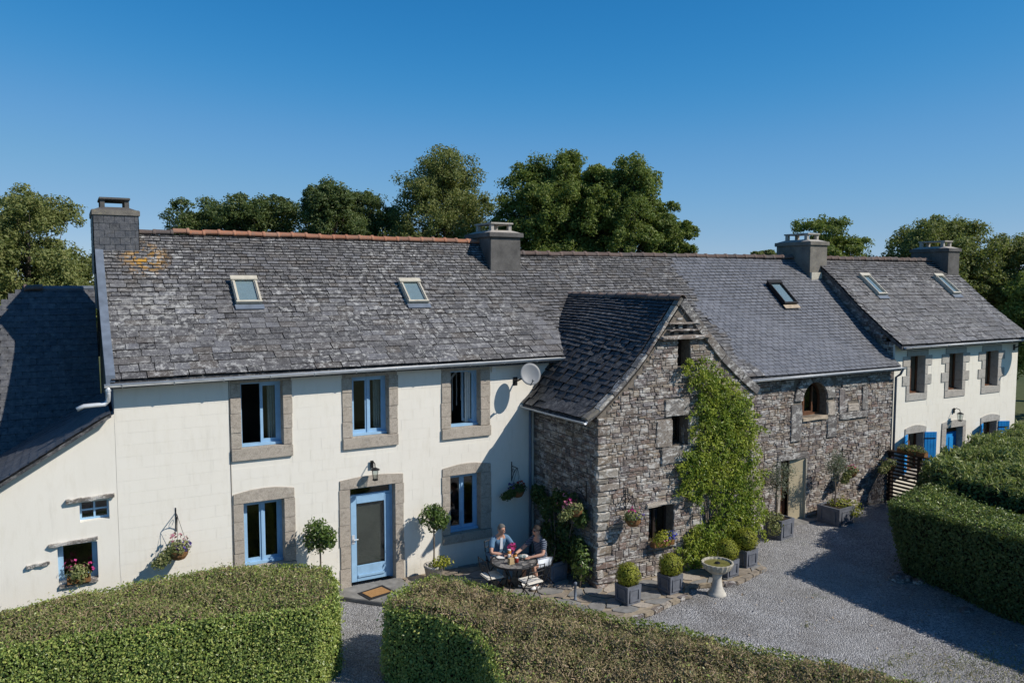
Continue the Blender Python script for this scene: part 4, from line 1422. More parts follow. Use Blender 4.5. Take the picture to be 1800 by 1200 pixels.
x0, x1, z0, z1 = d3[0]; Y = RY + .2
mb = MB(); mb.box(x0, x1, Y, Y + .05, z0, 1.85); dd = mb.build('door', 'shutter_blue', H3)
for a, b, c, d in ((.08, .40, 1.1, 1.7), (.50, .82, 1.1, 1.7), (.08, .40, .25, .95), (.50, .82, .25, .95)):
    mb = MB(); mb.box(x0 + a, x0 + b, Y - .02, Y - .001, c, d); mb.build('door_panel', 'shutter_blue', dd, bevel=.006)
mb = MB(); mb.box(x0, x1, Y, Y + .05, 1.86, 1.92); mb.box(x0, x1, Y + .02, Y + .03, 1.92, z1); mb.build('transom', 'brown_wood', H3)
RF3 = deck(roofP3, 21.34, 28.32, 'roof', 'slate_dark', H3)
deck(lin([(0, 5.4, 4.86), (0, 1.95, 7.55)], (1, 0, 0)), 21.34, 28.32, 'rear_roof', 'slate_far', H3)
pc = Pieces('slate', 'slate_far', SLATE, 'small_slates', 'slate_edge')
slates(pc, roofP3, 21.30, 28.36, lambda f: .23 - .115 * f, lambda f: .38 - .14 * f, (.014, .025), seed=24)
pc.finish(RF3)
ridge_tiles(RF3, (21.5, 1.93, 7.58), (27.8, 1.93, 7.58), 'ridge_brown', .36, .11, seed=7)
for nm, x, m in (('left_gable_wall', 21.40, 'rubble_shaded'), ('right_gable_wall', 27.70, 'plaster_cream')):
    mb = MB(); mb.prism(gable_poly([(RY + .505, 5.56)] + [p for p in PR3 if p[0] > RY + .55] + [(5.4, 4.86)], x), (.4, 0, 0)); mb.build(nm.split('_', 1)[1], m, H3)
mb = MB(); mb.box(21.41, 28.09, 4.9, 5.3, -.3, 5.0); mb.build('rear_wall', 'plaster_cream', H3)
mb = MB(); mb.box(21.82, 27.68, RY + .9, RY + 1.0, -.2, 5.0); mb.box(21.82, 27.68, RY + .51, RY + .89, 2.6, 2.75); mb.build('interior', 'interior', H3)
gutter(H3, (21.42, -1.53, 4.83), (28.42, -1.53, 4.84), .05)
skylight(H3, roofP3[0], 2.36, 3.34, 22.58, 23.04, 'cream_paint')
skylight(H3, roofP3[0], 2.36, 3.34, 26.64, 27.10, 'cream_paint')
c3 = chimney(H3, 20.78, 21.62, 1.58, 3.02, 5.9, 8.02, 'cement_lichen')
mb = MB(); mb.box(20.80, 21.3, 1.50, 1.575, 6.86, 7.12); mb.build('flashing', 'cream_paint', c3)
chimney(H3, 27.72, 28.42, 1.22, 2.72, 6.2, 7.92, 'cement')
# rubble showing between the two roofs
pc = Pieces('stone', 'rubble_shaded', STONE, 'small_stones')
f3 = lambda y: float(np.interp(y, [p[0] for p in PR3], [p[1] for p in PR3])) - .12
stone_wall(pc, (21.40, .0, 0), (0, -1, 0), (-1, 0, 0), 1.15, 4.0, lambda t: max(4.01, f3(-t)), [], 44)
pc.finish(H3, cap=60)

# ================================================================== gabled stone wing
H4 = thing('stone_wing', 'gabled rubble stone wing with dark slate roof and yellow-green creeper on its front', 'stone house', (11.5, -1.3, 0))
WX0, WX1, WY = 9.25, 13.90, -2.70
TL = [(8.93, 3.84), (9.30, 4.05), (10.0, 4.64), (10.52, 5.14), (11.05, 5.80), (11.55, 6.42)]
TR = [(14.02, 4.20), (13.67, 4.46), (13.1, 4.86), (12.42, 5.52), (11.55, 6.42)]
pts_top = sorted(TL + TR[:-1])
ztop = lambda x: float(np.interp(x, [p[0] for p in pts_top], [p[1] for p in pts_top])) - .13
vent = (11.47, 11.83, 4.87, 5.52); win = (11.33, 11.82, 3.05, 3.74); low = (10.69, 11.42, .80, 1.70)
mb = MB()
for a, b, c, d in cells(WX0, WX1, -.3, 3.76, [win, low]): mb.box(a, b, WY + .002, WY + .55, c, d)
xs = [9.25, 9.6, 10, 10.4, 10.8, 11.15, 11.47, 11.55, 11.83, 12.2, 12.6, 13, 13.4, 13.9]
for a, b in zip(xs, xs[1:]):
    lo_ = 3.76
    if a >= 11.46 and b <= 11.84:
        mb.box(a, b, WY + .002, WY + .55, 3.76, vent[2]); lo_ = vent[3]
    za, zb = ztop(a), ztop(b)
    mb.prism([(a, WY + .002, lo_), (b, WY + .002, lo_), (b, WY + .002, zb), (a, WY + .002, za)], (0, .548, 0))
mb.build('front_wall', 'mortar', H4)
mb = MB(); mb.box(WX0 + .002, WX0 + .5, WY + .552, .0, -.3, 3.86); mb.build('side_wall', 'mortar', H4)
mb = MB(); mb.box(WX1 - .5, WX1 - .002, WY + .552, -1.2, -.3, 4.2); mb.build('side_wall', 'rubble', H4)
mb = MB(); mb.box(9.8, 13.3, WY + .75, WY + .85, 0, 4.0); mb.box(11.2, 12.1, WY + .56, WY + .6, 4.6, 5.7); mb.build('interior', 'interior', H4)
dr2 = []
def sl2(x0, x1, z0, z1, mat='schist_dressed', out=.05, name='dressed_stone', bevel=.018):
    mb = MB(); mb.box(x0, x1, WY - out, WY + .25, z0, z1); roughen(mb.build(name, mat, H4, bevel=bevel), 3, .012, int(x0 * 100)); dr2.append((x0, x1, z0, z1))
sl2(11.10, 11.84, 3.745, 4.14); sl2(10.86, 11.325, 3.05, 3.68, 'rubble_pale'); sl2(11.825, 12.12, 3.0, 3.72, 'rubble_pale'); sl2(11.0, 11.88, 2.66, 3.04, out=.06, name='window_sill')
sl2(10.60, 11.60, 1.705, 1.80, 'granite'); sl2(10.66, 11.46, .72, .795, out=.09, name='window_sill')
rough = MB(); rough.box(10.92, 12.38, WY - .16, WY + .2, 5.52, 5.60); roughen(rough.build('ledge_slab', 'rubble', H4, bevel=.02), 4, .018); dr2.append((10.92, 12.38, 5.52, 5.60))
for z in (5.70, 5.86):
    mb = MB(); mb.box(11.15, 12.1, WY - .10, WY + .1, z, z + .035); roughen(mb.build('ledge_slab', 'rubble', H4, bevel=.01), 4, .012, int(z * 100)); dr2.append((11.15, 12.1, z, z + .035))
nest = [(11.25, 11.36, 5.62, 5.70), (11.50, 11.64, 5.61, 5.70), (11.80, 11.93, 5.62, 5.70), (11.36, 11.47, 5.75, 5.86), (11.60, 11.73, 5.74, 5.86)]
for a, b, c, d in nest:
    mb = MB(); mb.box(a, b, WY - .004, WY - .001, c, d); mb.build('nesting_hole_shade', 'rubber', H4)  # thin black sheet stands in for the shade inside the hole
pc = Pieces('stone', 'rubble', STONE, 'small_stones')
hl = [(a - WX0, b - WX0, c, d) for a, b, c, d in dr2 + [vent, win, low] + nest]
# corner stones, long and short, paler
z = 0.0; k = 0
rq = random.Random(17); quo = []
qc = Pieces('corner_stone', 'rubble_pale', STONE, 'small_corner_stones')
while z < 3.6:
    h = rq.uniform(.09, .24); wq = rq.uniform(.28, .62) if k % 2 else rq.uniform(.18, .34)
    if 1.0 < z < 2.7 or rq.random() < .2: qc.add(mat4((WX0 - .015, WY + .1, z + .006), (wq, 0, 0), (0, -.145, 0), (0, 0, h - .012)))
    else: pc.add(mat4((WX0 - .015, WY + .1, z + .006), (wq, 0, 0), (0, -.145, 0), (0, 0, h - .012)))
    quo.append((-.1, wq - .012, z, z + h))
    z += h; k += 1
stone_wall(pc, (WX0, WY, 0), (1, 0, 0), (0, -1, 0), WX1 - WX0, -.05, lambda x: ztop(x + WX0), hl + quo, 42, (.038, .095), (.10, .36))
pc.finish(H4); qc.finish(H4)
pc = Pieces('side_stone', 'rubble_shaded', STONE, 'small_side_stones')
stone_wall(pc, (WX0, -.02, 0), (0, -1, 0), (-1, 0, 0), abs(WY) - .05, -.05, lambda x: 3.86, [], 43, (.04, .10), (.10, .36))
pc.finish(H4)
# windows in the wing
for (x0, x1, z0, z1), d_ in ((win, .3), (low, .26)):
    mb = MB(); Y = WY + d_
    mb.box(x0, x0 + .06, Y, Y + .06, z0, z1).box(x1 - .06, x1, Y, Y + .06, z0, z1).box(x0 + .06, x1 - .06, Y + .001, Y + .06, z0, z0 + .06).box(x0 + .06, x1 - .06, Y + .001, Y + .06, z1 - .05, z1).box((x0 + x1) / 2 - .03, (x0 + x1) / 2 + .03, Y - .006, Y + .05, z0 + .06, z1 - .05)
    wd = mb.build('window', 'dark_wood', H4)
    mb = MB(); mb.box(x0 + .05, x1 - .05, Y + .03, Y + .036, z0 + .05, z1 - .04); mb.build('pane', 'glass', wd)
mb = MB(); mb.box(vent[0], vent[1], WY + .3, WY + .33, vent[2], vent[3]); mb.build('vent_board', 'dark_wood', H4)
# roof
TLb = [(8.93, 3.84), (9.16, 4.06), (9.60, 4.64), (10.05, 5.14), (10.72, 5.80), (11.52, 6.42)]      # the roof widens where it meets the farmhouse
wl = ruled([(p[0], 0, p[1]) for p in smooth_profile(TL, 6)], WY, [(p[0], 0, p[1]) for p in smooth_profile(TLb, 6)], .2, (0, 1, 0))
wr = lin([(p[0], 0, p[1]) for p in smooth_profile(TR, 6)], (0, 1, 0))
RF4 = deck(wl, WY + .02, 2.3, 'roof', 'slate_dark', H4, .09)
deck(wr, WY + .02, 2.3, 'far_roof_slope', 'slate_dark', H4, .09)
pc = Pieces('slate', 'slate_dark', SLATE, 'small_slates', 'slate_edge')
slates(pc, wl, WY + .16, 2.35, lambda f: .25 - .15 * min(1, f * 1.5), lambda f: .40 - .20 * min(1, f * 1.4), (.015, .025), seed=25)
slates(pc, wr, WY + .05, 2.35, lambda f: .22 - .09 * f, lambda f: .32 - .10 * f, (.012, .024), keep=lambda p: p[1] < .8 or p[2] > 5.4, seed=26)
pc.finish(RF4)
ridge_tiles(RF4, (11.55, WY - .06, 6.43), (11.55, 2.1, 6.43), 'ridge_brown', .42, .11, seed=8)
gutter(H4, (8.90, .05, 3.80), (8.90, WY - .06, 3.82), .05)
# left rake: coping stones, right rake: slate verge slabs
fL, LL = profile([(p[0], 0, p[1]) for p in smooth_profile(TL, 6)])
s = .0; rk = random.Random(3)
while s < LL - .05:
    e = rk.uniform(.34, .50); a = fL(s); b = fL(min(LL, s + e - .012)); s += e
    mb = MB(); mb.bar((a[0], WY + .04, a[2] + .035), (b[0], WY + .04, b[2] + .035), .20, .075 + rk.uniform(-.01, .015))
    roughen(mb.build('coping_stone', rk.choice(['rubble_pale', 'rubble', 'cement_lichen', 'schist_dressed']), H4, bevel=.012), 2, .008, int(s * 50))
fR, LR = profile([(p[0], 0, p[1]) for p in smooth_profile(TR, 6)])
s = 0.0
while s < LR - .05:
    e = rk.uniform(.5, .85); a = fR(s); b = fR(min(LR, s + e - .01)); s += e
    mb = MB(); mb.bar((a[0], WY - .04, a[2] - .05), (b[0], WY - .04, b[2] - .05), .05, .21)
    mb.build('verge_slab', 'cement_lichen' if rk.random() < .3 else 'schist_dressed', H4, bevel=.01)
# knee stone at the right end and rough stub between the two roofs on the left
mb = MB(); mb.box(9.86, 10.12, -.18, .02, 4.25, 4.95); mb.build('stub_wall', 'rubble', H4, bevel=.03)

# ================================================================== creeper on the wing
g = np.random.default_rng(51)
iv = thing('creeper', 'yellow-green leafy creeper climbing the gable of the stone wing', 'climbing plant', (13.0, -2.8, .05))
blobs = [(11.95, 4.72, .30), (12.3, 4.50, .36), (12.6, 4.2, .42), (13.0, 4.0, .45), (13.35, 3.7, .46), (12.7, 3.55, .5), (12.2, 3.9, .32), (12.15, 3.4, .34), (13.55, 3.2, .42), (13.1, 3.0, .52), (12.5, 2.85, .52), (12.05, 2.65, .40), (11.75, 2.45, .26),
         (13.65, 2.6, .42), (13.1, 2.3, .5), (12.6, 2.15, .48), (12.15, 2.10, .28), (11.70, 2.0, .20), (13.75, 1.9, .44), (13.3, 1.6, .52), (12.9, 1.35, .42), (13.85, 1.2, .46), (13.5, .85, .52), (12.9, .75, .46), (12.35, .8, .40), (11.95, .70, .28), (11.75, .45, .28), (12.5, .45, .36), (13.2, .35, .4)]
P, N = [], []
for (x, z, r) in blobs:
    r *= .9; n = int(600 * (r / .45) ** 2)
    d = sphere_dirs(g, n); d[:, 1] = -np.abs(d[:, 1])
    k = g.uniform(.35, 1.08, (n, 1)) ** .6
    p = np.array((x, WY - .03, z)) + d * k * np.array((r, .36, r))
    P.append(p); N.append(d * np.array((.6, 1.2, .6)) + np.array((0, -.3, .55)))
# loose shoots that break up the outline
for k in range(230):
    x, z, r = blobs[g.integers(len(blobs))]
    a = g.uniform(0, 2 * math.pi); st0 = np.array((x + math.cos(a) * r * .8, WY - .12, z + math.sin(a) * r * .8))
    dv = np.array((math.cos(a), -.25, math.sin(a) * .8 - .2)); ln = g.uniform(.12, .42); n = int(16 + ln * 70)
    tt_ = g.uniform(0, 1, (n, 1))
    p = st0 + dv * ln * tt_ + np.array((0, -.02, -.22)) * ln * tt_ ** 2 + g.normal(0, .035, (n, 3))
    p[:, 1] = np.minimum(p[:, 1], WY - .035)
    P.append(p); N.append(np.tile((0, -.6, .7), (n, 1)))
leaf_mesh('foliage', np.concatenate(P), np.concatenate(N), .085, 1, 'leaf_ivy', iv, .42, .25, .7, tip=(0, -.2, -.9))
mb = MB()
rv = random.Random(4)
for k in range(9):
    x = 12.9 + rv.uniform(-.3, .5); z = 0.02; pts = [(x, WY - .05, z)]
    tx = rv.uniform(11.9, 13.8)
    for j in range(9):
        x += (tx - x) * .22 + rv.uniform(-.08, .08); z += rv.uniform(.35, .5); pts.append((x, WY - .06, min(z, ztop(min(13.8, max(9.4, x))) - .1)))
    mb.tube(pts, [.03 - .0028 * i for i in range(len(pts))], 5)
mb.build('stems', 'stem', iv)
# shaded climbing roses on the wing's side
sv = thing('wall_shrub', 'dark leafy shrub in the shade against the side wall of the stone wing', 'shrub', (8.95, -1.5, .1))
P, N = [], []
for (y, z, x, r) in [(-.55, 1.70, 9.05, .26), (-1.0, 1.50, 9.03, .30), (-1.5, 1.80, 9.05, .28), (-2.0, 1.85, 9.06, .27), (-2.35, 1.60, 9.06, .22), (-1.75, 1.20, 9.0, .28), (-1.1, .95, 9.0, .30), (-1.95, .75, 8.98, .30), (-2.3, .95, 9.03, .24), (-1.4, .55, 9.0, .28)]:
    p, n = blob_points(g, (x, y, z), (.17, r, r), 430, .25); P.append(p); N.append(n)
leaf_mesh('foliage', np.concatenate(P), np.concatenate(N), .085, 2, 'leaf_shade', sv, .6)
mb = MB()
for k in range(6):
    y = -1.1 - k * .22; mb.tube([(8.98, -1.6, .08), (8.98, (y - 1.6) / 2, .7), (9.0, y, 1.7)], [.025, .018, .008], 5)
mb.build('stems', 'stem', sv)
flowers('blossoms', g, (8.86, -2.1, 1.9), (.15, .3, .2), 26, .08, 'petal_pale_pink', sv, 3)

# ================================================================== hedges
def hedge(name, label, top, bot, zt, zb, leaf, dens, seed, mats=('leaf_hedge', 'leaf_clipped'), cat='hedge', rough=.05, twig=0, bulge=.1, toprough=.06, twigmat='twig_dry', twigsize=.13, green=.28):
    """clipped hedge: top and bottom outlines (same point count), a dark core and leaves all over"""
    g = np.random.default_rng(seed)
    c = np.mean(np.array(bot), axis=0)
    root = thing(name, label, cat, (c[0], c[1], 0))
    n = len(top)
    T = np.array([(x, y, zt) for x, y in top]); B = np.array([(x, y, zb) for x, y in bot])
    cc = np.mean(T, axis=0)
    def shrink(Q, d):
        out = []
        for i in range(len(Q)):
            a = Q[i - 1][:2]; b = Q[i][:2]; e = Q[(i + 1) % len(Q)][:2]
            n1 = np.array([-(b - a)[1], (b - a)[0]]); n2 = np.array([-(e - b)[1], (e - b)[0]])
            nn = n1 / np.linalg.norm(n1) + n2 / np.linalg.norm(n2)
            nn /= max(.6, np.linalg.norm(nn))
            out.append(np.array([Q[i][0] + nn[0] * d * sgn, Q[i][1] + nn[1] * d * sgn, Q[i][2]]))
        return np.array(out)
    area2 = sum(T[i - 1][0] * T[i][1] - T[i][0] * T[i - 1][1] for i in range(n))
    sgn = 1 if area2 > 0 else -1
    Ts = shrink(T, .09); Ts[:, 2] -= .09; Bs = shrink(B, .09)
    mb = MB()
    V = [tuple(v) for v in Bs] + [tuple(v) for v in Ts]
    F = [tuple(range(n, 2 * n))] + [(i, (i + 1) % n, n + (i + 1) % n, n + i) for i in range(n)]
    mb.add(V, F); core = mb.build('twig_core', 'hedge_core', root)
    # top
    lo, hi = T[:, :2].min(0), T[:, :2].max(0)
    poly = [tuple(p[:2]) for p in T]
    A = abs(area2) / 2
    m = int((hi - lo).prod() / A * A * dens)
    q = g.uniform(lo, hi, (m, 2))
    # vectorised point in polygon
    ins = np.zeros(m, bool)
    for (x0, y0), (x1, y1) in zip(poly, poly[1:] + poly[:1]):
        if y0 == y1: continue
        cond = ((y0 > q[:, 1]) != (y1 > q[:, 1])) & (q[:, 0] < (x1 - x0) * (q[:, 1] - y0) / (y1 - y0) + x0)
        ins ^= cond
    q = q[ins]
    und = np.sin(q[:, 0] * 2.3 + 1) * np.cos(q[:, 1] * 1.9) * .5 + np.sin(q[:, 0] * 5.1 + q[:, 1] * 4.3) * .3 + np.sin(q[:, 0] * 11.3 - q[:, 1] * 9.1) * .2
    ed_ = np.full(len(q), 9.0)
    for (x0, y0), (x1, y1) in zip(poly, poly[1:] + poly[:1]):
        sg = np.array((x1 - x0, y1 - y0)); tt = np.clip(((q - np.array((x0, y0))) @ sg) / (sg @ sg), 0, 1)
        ed_ = np.minimum(ed_, np.linalg.norm(q - np.array((x0, y0)) - tt[:, None] * sg, axis=1))
    und = und - 1.1 * np.exp(-(ed_ / .10) ** 2) * .08 / toprough
    P = np.column_stack([q, zt + toprough * und + g.uniform(-.07, .03, len(q)) + np.where(g.uniform(0, 1, len(q)) < .08, g.uniform(.02, .12, len(q)), 0)])
    grn = g.uniform(0, 1, len(P)) < green + .6 * np.exp(-ed_ / .16)
    leaf_mesh('clipped_top', P[~grn], np.tile((0, 0, 1.0), ((~grn).sum(), 1)), leaf * .85, seed + 1, mats[1], root, .5, .2, .9)
    leaf_mesh('green_shoots', P[grn], np.tile((0, 0, 1.0), (grn.sum(), 1)), leaf, seed + 4, mats[0], root, .55, .2, .8)
    # sides
    P, N = [], []
    for i in range(n):
        a, b = T[i], T[(i + 1) % n]; c_, d = B[i], B[(i + 1) % n]
        L = (np.linalg.norm(b - a) + np.linalg.norm(d - c_)) / 2
        k = int(L * (zt - zb) * dens)
        if k < 1: continue
        u = g.uniform(0, 1, (k, 1)); v = g.uniform(0, 1, (k, 1))
        p = (c_ + (d - c_) * u) * (1 - v) + (a + (b - a) * u) * v
        nn = np.cross(b - a, a - c_); nn /= np.linalg.norm(nn)
        if (nn[:2] @ (a[:2] + b[:2] - 2 * cc[:2])) < 0: nn = -nn
        w = np.sin(u * L * 2.1 + i) * .5 + np.sin(u * L * 4.7 + v * 6) * .3 + np.sin(v * 9 + u * L * 9) * .3
        p = p + nn * (rough * w + g.uniform(-.07, .03, (k, 1)) + np.where(g.uniform(0, 1, (k, 1)) < .06, g.uniform(.02, .12, (k, 1)), 0) + bulge * np.sin(v * math.pi))
        P.append(p); N.append(np.tile(nn + np.array((0, 0, .35)), (k, 1)))
    leaf_mesh('side_leaves', np.concatenate(P), np.concatenate(N), leaf, seed + 2, mats[0], root, .58, .2, .6)
    if twig:
        k = twig
        idx = g.integers(0, len(q), k)
        base = np.column_stack([q[idx], zt + toprough * und[idx] + g.uniform(-.05, .0 if twigmat == 'twig_dry' else .16, k)])
        leaf_mesh('dry_twigs' if twigmat == 'twig_dry' else 'shoots', base, g.normal(0, 1, (k, 3)), twigsize, seed + 3, twigmat, root, .12 if twigmat == 'twig_dry' else .35, .3, 1.0, tip=(0, 0, 1.3))
    return root

lt = [(-4.5, -3.0), (-3.0, -3.05), (-1.75, -3.15), (.53, -3.55), (2.72, -3.98), (3.22, -3.55), (3.42, -2.25), (2.7, -1.75), (2.05, -1.50), (.77, -1.26), (-.61, -1.42), (-1.84, -1.70), (-3.2, -1.8), (-4.5, -1.9)]
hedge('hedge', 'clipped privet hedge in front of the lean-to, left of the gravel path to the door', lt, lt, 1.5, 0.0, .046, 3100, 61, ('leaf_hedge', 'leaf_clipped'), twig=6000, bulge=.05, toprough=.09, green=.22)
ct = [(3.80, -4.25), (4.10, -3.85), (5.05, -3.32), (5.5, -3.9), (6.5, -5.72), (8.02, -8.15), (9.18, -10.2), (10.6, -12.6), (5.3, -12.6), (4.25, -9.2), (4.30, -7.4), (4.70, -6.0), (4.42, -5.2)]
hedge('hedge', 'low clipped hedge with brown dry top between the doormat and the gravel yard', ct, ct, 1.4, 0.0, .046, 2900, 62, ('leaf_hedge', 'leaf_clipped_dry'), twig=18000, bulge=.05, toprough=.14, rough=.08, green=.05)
rt = [(15.25, -5.5), (16.4, -5.2), (18.3, -4.72), (18.2, -5.3), (17.0, -5.8), (16.8, -7.2), (16.9, -9.5), (17.0, -13.0), (15.15, -13.0), (15.05, -9.5), (15.12, -7.5)]
rb = [(16.25, -5.3), (16.9, -5.1), (18.3, -4.72), (18.2, -5.3), (17.0, -5.8), (16.8, -7.2), (16.9, -9.5), (17.0, -13.0), (15.55, -13.0), (15.5, -9.5), (15.75, -7.5)]
hedge('hedge', 'dark shaded hedge overhanging the right edge of the gravel yard', rt, rb, 1.92, 0.0, .065, 1500, 63, ('leaf_hedge_shaded', 'leaf_hedge'), bulge=.08, toprough=.07)  # bright top, dark sides: light and shade put into the leaf colours
ut = [(17.75, -4.95), (18.5, -4.25), (20.5, -3.6), (23.2, -3.0), (27.5, -2.5), (30, -3.5), (30, -9), (25, -11), (19.0, -11), (17.7, -7.5)]
hedge('shrub_border', 'broad mass of pale green shrubs in front of the cream house', ut, ut, 2.15, 0.0, .08, 800, 64, ('leaf_hedge_shaded', 'leaf_shrub'), cat='shrubs', rough=.15, toprough=.26, twig=26000, twigmat='leaf_shrub', twigsize=.16)

# ================================================================== trees behind the roofs
def tree(label, x, y, base_r, crown_c, crown_r, nb, nl, leaf, mat, seed, group='trees behind the houses', inner=.3, spread=.86, br=(.17, .27), tufts=12):
    """trunk, limbs and a crown of many small leaf tufts gathered into uneven clumps"""
    g = np.random.default_rng(seed); rng = random.Random(seed)
    root = thing('tree', label, 'tree', (x, y, 0), group)
    c = np.array(crown_c, float); r = np.array(crown_r, float)
    cents = []
    for k in range(nb):
        d = sphere_dirs(g, 1)[0]
        d[2] = d[2] if d[2] > -.75 else -d[2]
        rad = spread * g.uniform(.16, 1.0) ** .5 * (1 + .07 * math.sin(3 * math.atan2(d[1], d[0]) + seed) + .05 * math.sin(7 * d[2] + seed))
        cents.append((c + d * r * rad, r.mean() * g.uniform(*br)))
    P, N = [], []
    for b, q in cents:
        for j in range(tufts):
            d = sphere_dirs(g, 1)[0]
            if d[2] < -.5: d[2] *= -1
            tc = b + d * q * g.uniform(.55, 1.0) * np.array((1, 1, .8)); tr = q * g.uniform(.30, .55)
            p, n = blob_points(g, tc, (tr, tr, tr * .8), max(6, int(nl / tufts)), inner)
            P.append(p); N.append(n + d * .6)
    leaf_mesh('crown', np.concatenate(P), np.concatenate(N), leaf, seed + 1, mat, root, .62, .2, .7)
    mb = MB()
    z0 = c[2] - r[2] * .75
    mb.tube([(x, y, -.2), (x + .1, y, z0 * .5), (c[0], c[1], z0), (c[0], c[1], c[2] + r[2] * .3), (c[0], c[1], c[2] + r[2] * .75)], [base_r, base_r * .8, base_r * .62, base_r * .25, base_r * .05], 8)
    for b, q in cents[::2]:
        s = np.array([c[0], c[1], z0 + (b[2] - z0) * rng.uniform(.1, .5)])
        if b[2] < s[2]: s[2] = z0 * .8 + b[2] * .2
        m = (s + b) / 2 + np.array([rng.uniform(-.2, .2), rng.uniform(-.2, .2), .15])
        mb.tube([s, m, b], [base_r * .18, base_r * .11, base_r * .03], 5)
    mb.build('trunk', 'bark', root)
    return root
OG, OK, DK = 'leaf_olive_green', 'leaf_oak', 'leaf_dark'
tree('broad olive-green tree behind the slate roof of the lean-to', -2.3, 22.5, .3, (-2.1, 22.5, 6.5), (3.2, 3.0, 4.2), 109, 735, 0.122, OG, 101)
tree('tall olive-green tree beyond the lean-to, partly out of view', -6.0, 22.5, .3, (-5.6, 22.5, 6.4), (2.8, 2.6, 4.2), 57, 700, 0.130, OG, 112)
tree('low dark tree just right of the slate-hung chimney', 5.0, 26.3, .25, (5.5, 26.3, 8.3), (3.2, 2.2, 2.7), 85, 577, 0.122, DK, 122)
tree('dark bushy tree behind the orange ridge, second right of the slate-hung chimney', 8.0, 24.8, .25, (8.1, 24.8, 8.6), (2.9, 2.2, 2.8), 85, 577, 0.122, DK, 123)
tree('dark pointed tree behind the middle of the orange ridge', 10.4, 21.3, .25, (10.4, 21.3, 8.7), (2.0, 1.7, 3.2), 85, 577, 0.115, DK, 104)
tree('dark round tree against the airy pale tree behind the orange ridge', 13.0, 24.1, .25, (12.9, 24.1, 8.8), (2.9, 2.0, 3.1), 85, 577, 0.122, DK, 105)
tree('airy light green tree with sky gaps behind the orange ridge', 16.2, 20.3, .32, (16.2, 20.3, 9.8), (3.2, 2.7, 4.1), 97, 571, 0.115, OG, 106, inner=.15, br=(.17, .28))
tree('largest dense green oak behind the rendered chimney', 20.4, 15.4, .4, (19.6, 15.8, 9.2), (3.0, 2.8, 3.6), 126, 787, 0.115, OK, 107)
tree('wide green oak crown right of the largest oak', 23.4, 14.0, .36, (22.6, 13.9, 9.2), (2.8, 2.5, 3.4), 103, 752, 0.115, OK, 108)
tree('round oak crown filling the gap between the two large oaks', 21.9, 15.2, .34, (21.2, 15.0, 9.8), (2.6, 2.2, 3.4), 69, 735, 0.115, OK, 116)
tree('short green tree at the outer end of the oaks', 25.0, 13.2, .3, (24.5, 13.2, 8.4), (1.5, 1.4, 2.0), 36, 577, 0.115, OK, 111)
tree('green tree behind the lichen-covered chimney between barn and cream house', 41.5, 17.5, .35, (41.2, 17.6, 8.0), (3.2, 2.6, 3.0), 80, 577, 0.144, OK, 109)
tree('small distant olive tree at the end of the barn ridge', 45.3, 26.7, .3, (45.3, 26.7, 7.8), (1.7, 1.4, 1.7), 29, 455, 0.144, OG, 113)
tree('large olive-green tree rising behind the cream house', 43.5, 11.5, .45, (43.6, 11.6, 7.2), (4.3, 3.6, 3.5), 114, 630, 0.144, OG, 110)
tree('tall olive-green tree beyond the right gable of the cream house', 47.5, 8.0, .4, (47.0, 8.6, 6.2), (3.4, 3.2, 3.9), 92, 595, 0.144, OG, 114)
tree('dark tree low beside the right gable of the cream house', 42.5, 5.0, .35, (42.0, 5.0, 4.0), (3.0, 3.0, 3.6), 80, 595, 0.144, OK, 115)

# far wood closing the fields behind
g = np.random.default_rng(131)
P, N = [], []
for k in range(150):
    a = R(-75 + 150 * k / 150 + g.uniform(-.5, .5)); d = g.uniform(95, 125)
    c = np.array((CAM[0] + d * math.sin(a), CAM[1] + d * math.cos(a) + 10, g.uniform(1.5, 3.0)))
    p, n = blob_points(g, c, (4.2, 4.2, g.uniform(2.6, 4.4)), 330, .6); P.append(p); N.append(n)
o = leaf_mesh('distant_wood', np.concatenate(P), np.concatenate(N), .75, 132, 'leaf_dark', None)
tag(o, 'far-off line of woodland beyond the fields', 'wood', kind='stuff')

# ================================================================== satellite dishes
def dish(label, c, wall, r, aim):
    root = thing('satellite_dish', label, 'satellite dish', wall, 'satellite dishes on the house fronts')
    c = np.array(c, float); a = np.array(aim, float); a /= np.linalg.norm(a)
    sx = np.cross(a, (0, 0, 1)); sx /= np.linalg.norm(sx); sy = np.cross(sx, a)
    V, F = [], []
    seg = 24
    for lay, k in ((0, 0), (1, .012)):
        for i in range(6):
            q = i / 5
            for j in range(seg):
                t = 2 * math.pi * j / seg
                V.append(c + (sx * math.cos(t) + sy * math.sin(t) * 1.08) * r * max(q, .01) + a * (.22 * r * q * q - k))
    for lay in (0, 1):
        for i in range(5):
            for j in range(seg):
                f = (lay * 6 * seg + i * seg + j, lay * 6 * seg + i * seg + (j + 1) % seg, lay * 6 * seg + (i + 1) * seg + (j + 1) % seg, lay * 6 * seg + (i + 1) * seg + j)
                F.append(f if lay == 0 else f[::-1])
    for j in range(seg):
        F.append((5 * seg + j, 5 * seg + (j + 1) % seg, 11 * seg + (j + 1) % seg, 11 * seg + j))
    mb = MB(); mb.add(V, F); mb.build('reflector', 'dish', root, True)
    w = np.array(wall, float)
    mb = MB(); back = c - a * .05
    mb.tube([back, back - a * .08, w + np.array([0, -.05, 0]), w], .02, 6); mb.obox(w, (.12, 0, 0), (0, .02, 0), (0, 0, .2)); mb.build('wall_bracket', 'iron', root)
    tip = c - sy * r * .75 + a * r * .95
    mb = MB(); mb.tube([c - sy * r * 1.02 - a * .02, tip], .012, 6); mb.build('feed_arm', 'iron', root)
    mb = MB(); mb.tube([tip - a * .05, tip + a * .06], .028, 8); mb.build('receiver', 'dish', root)
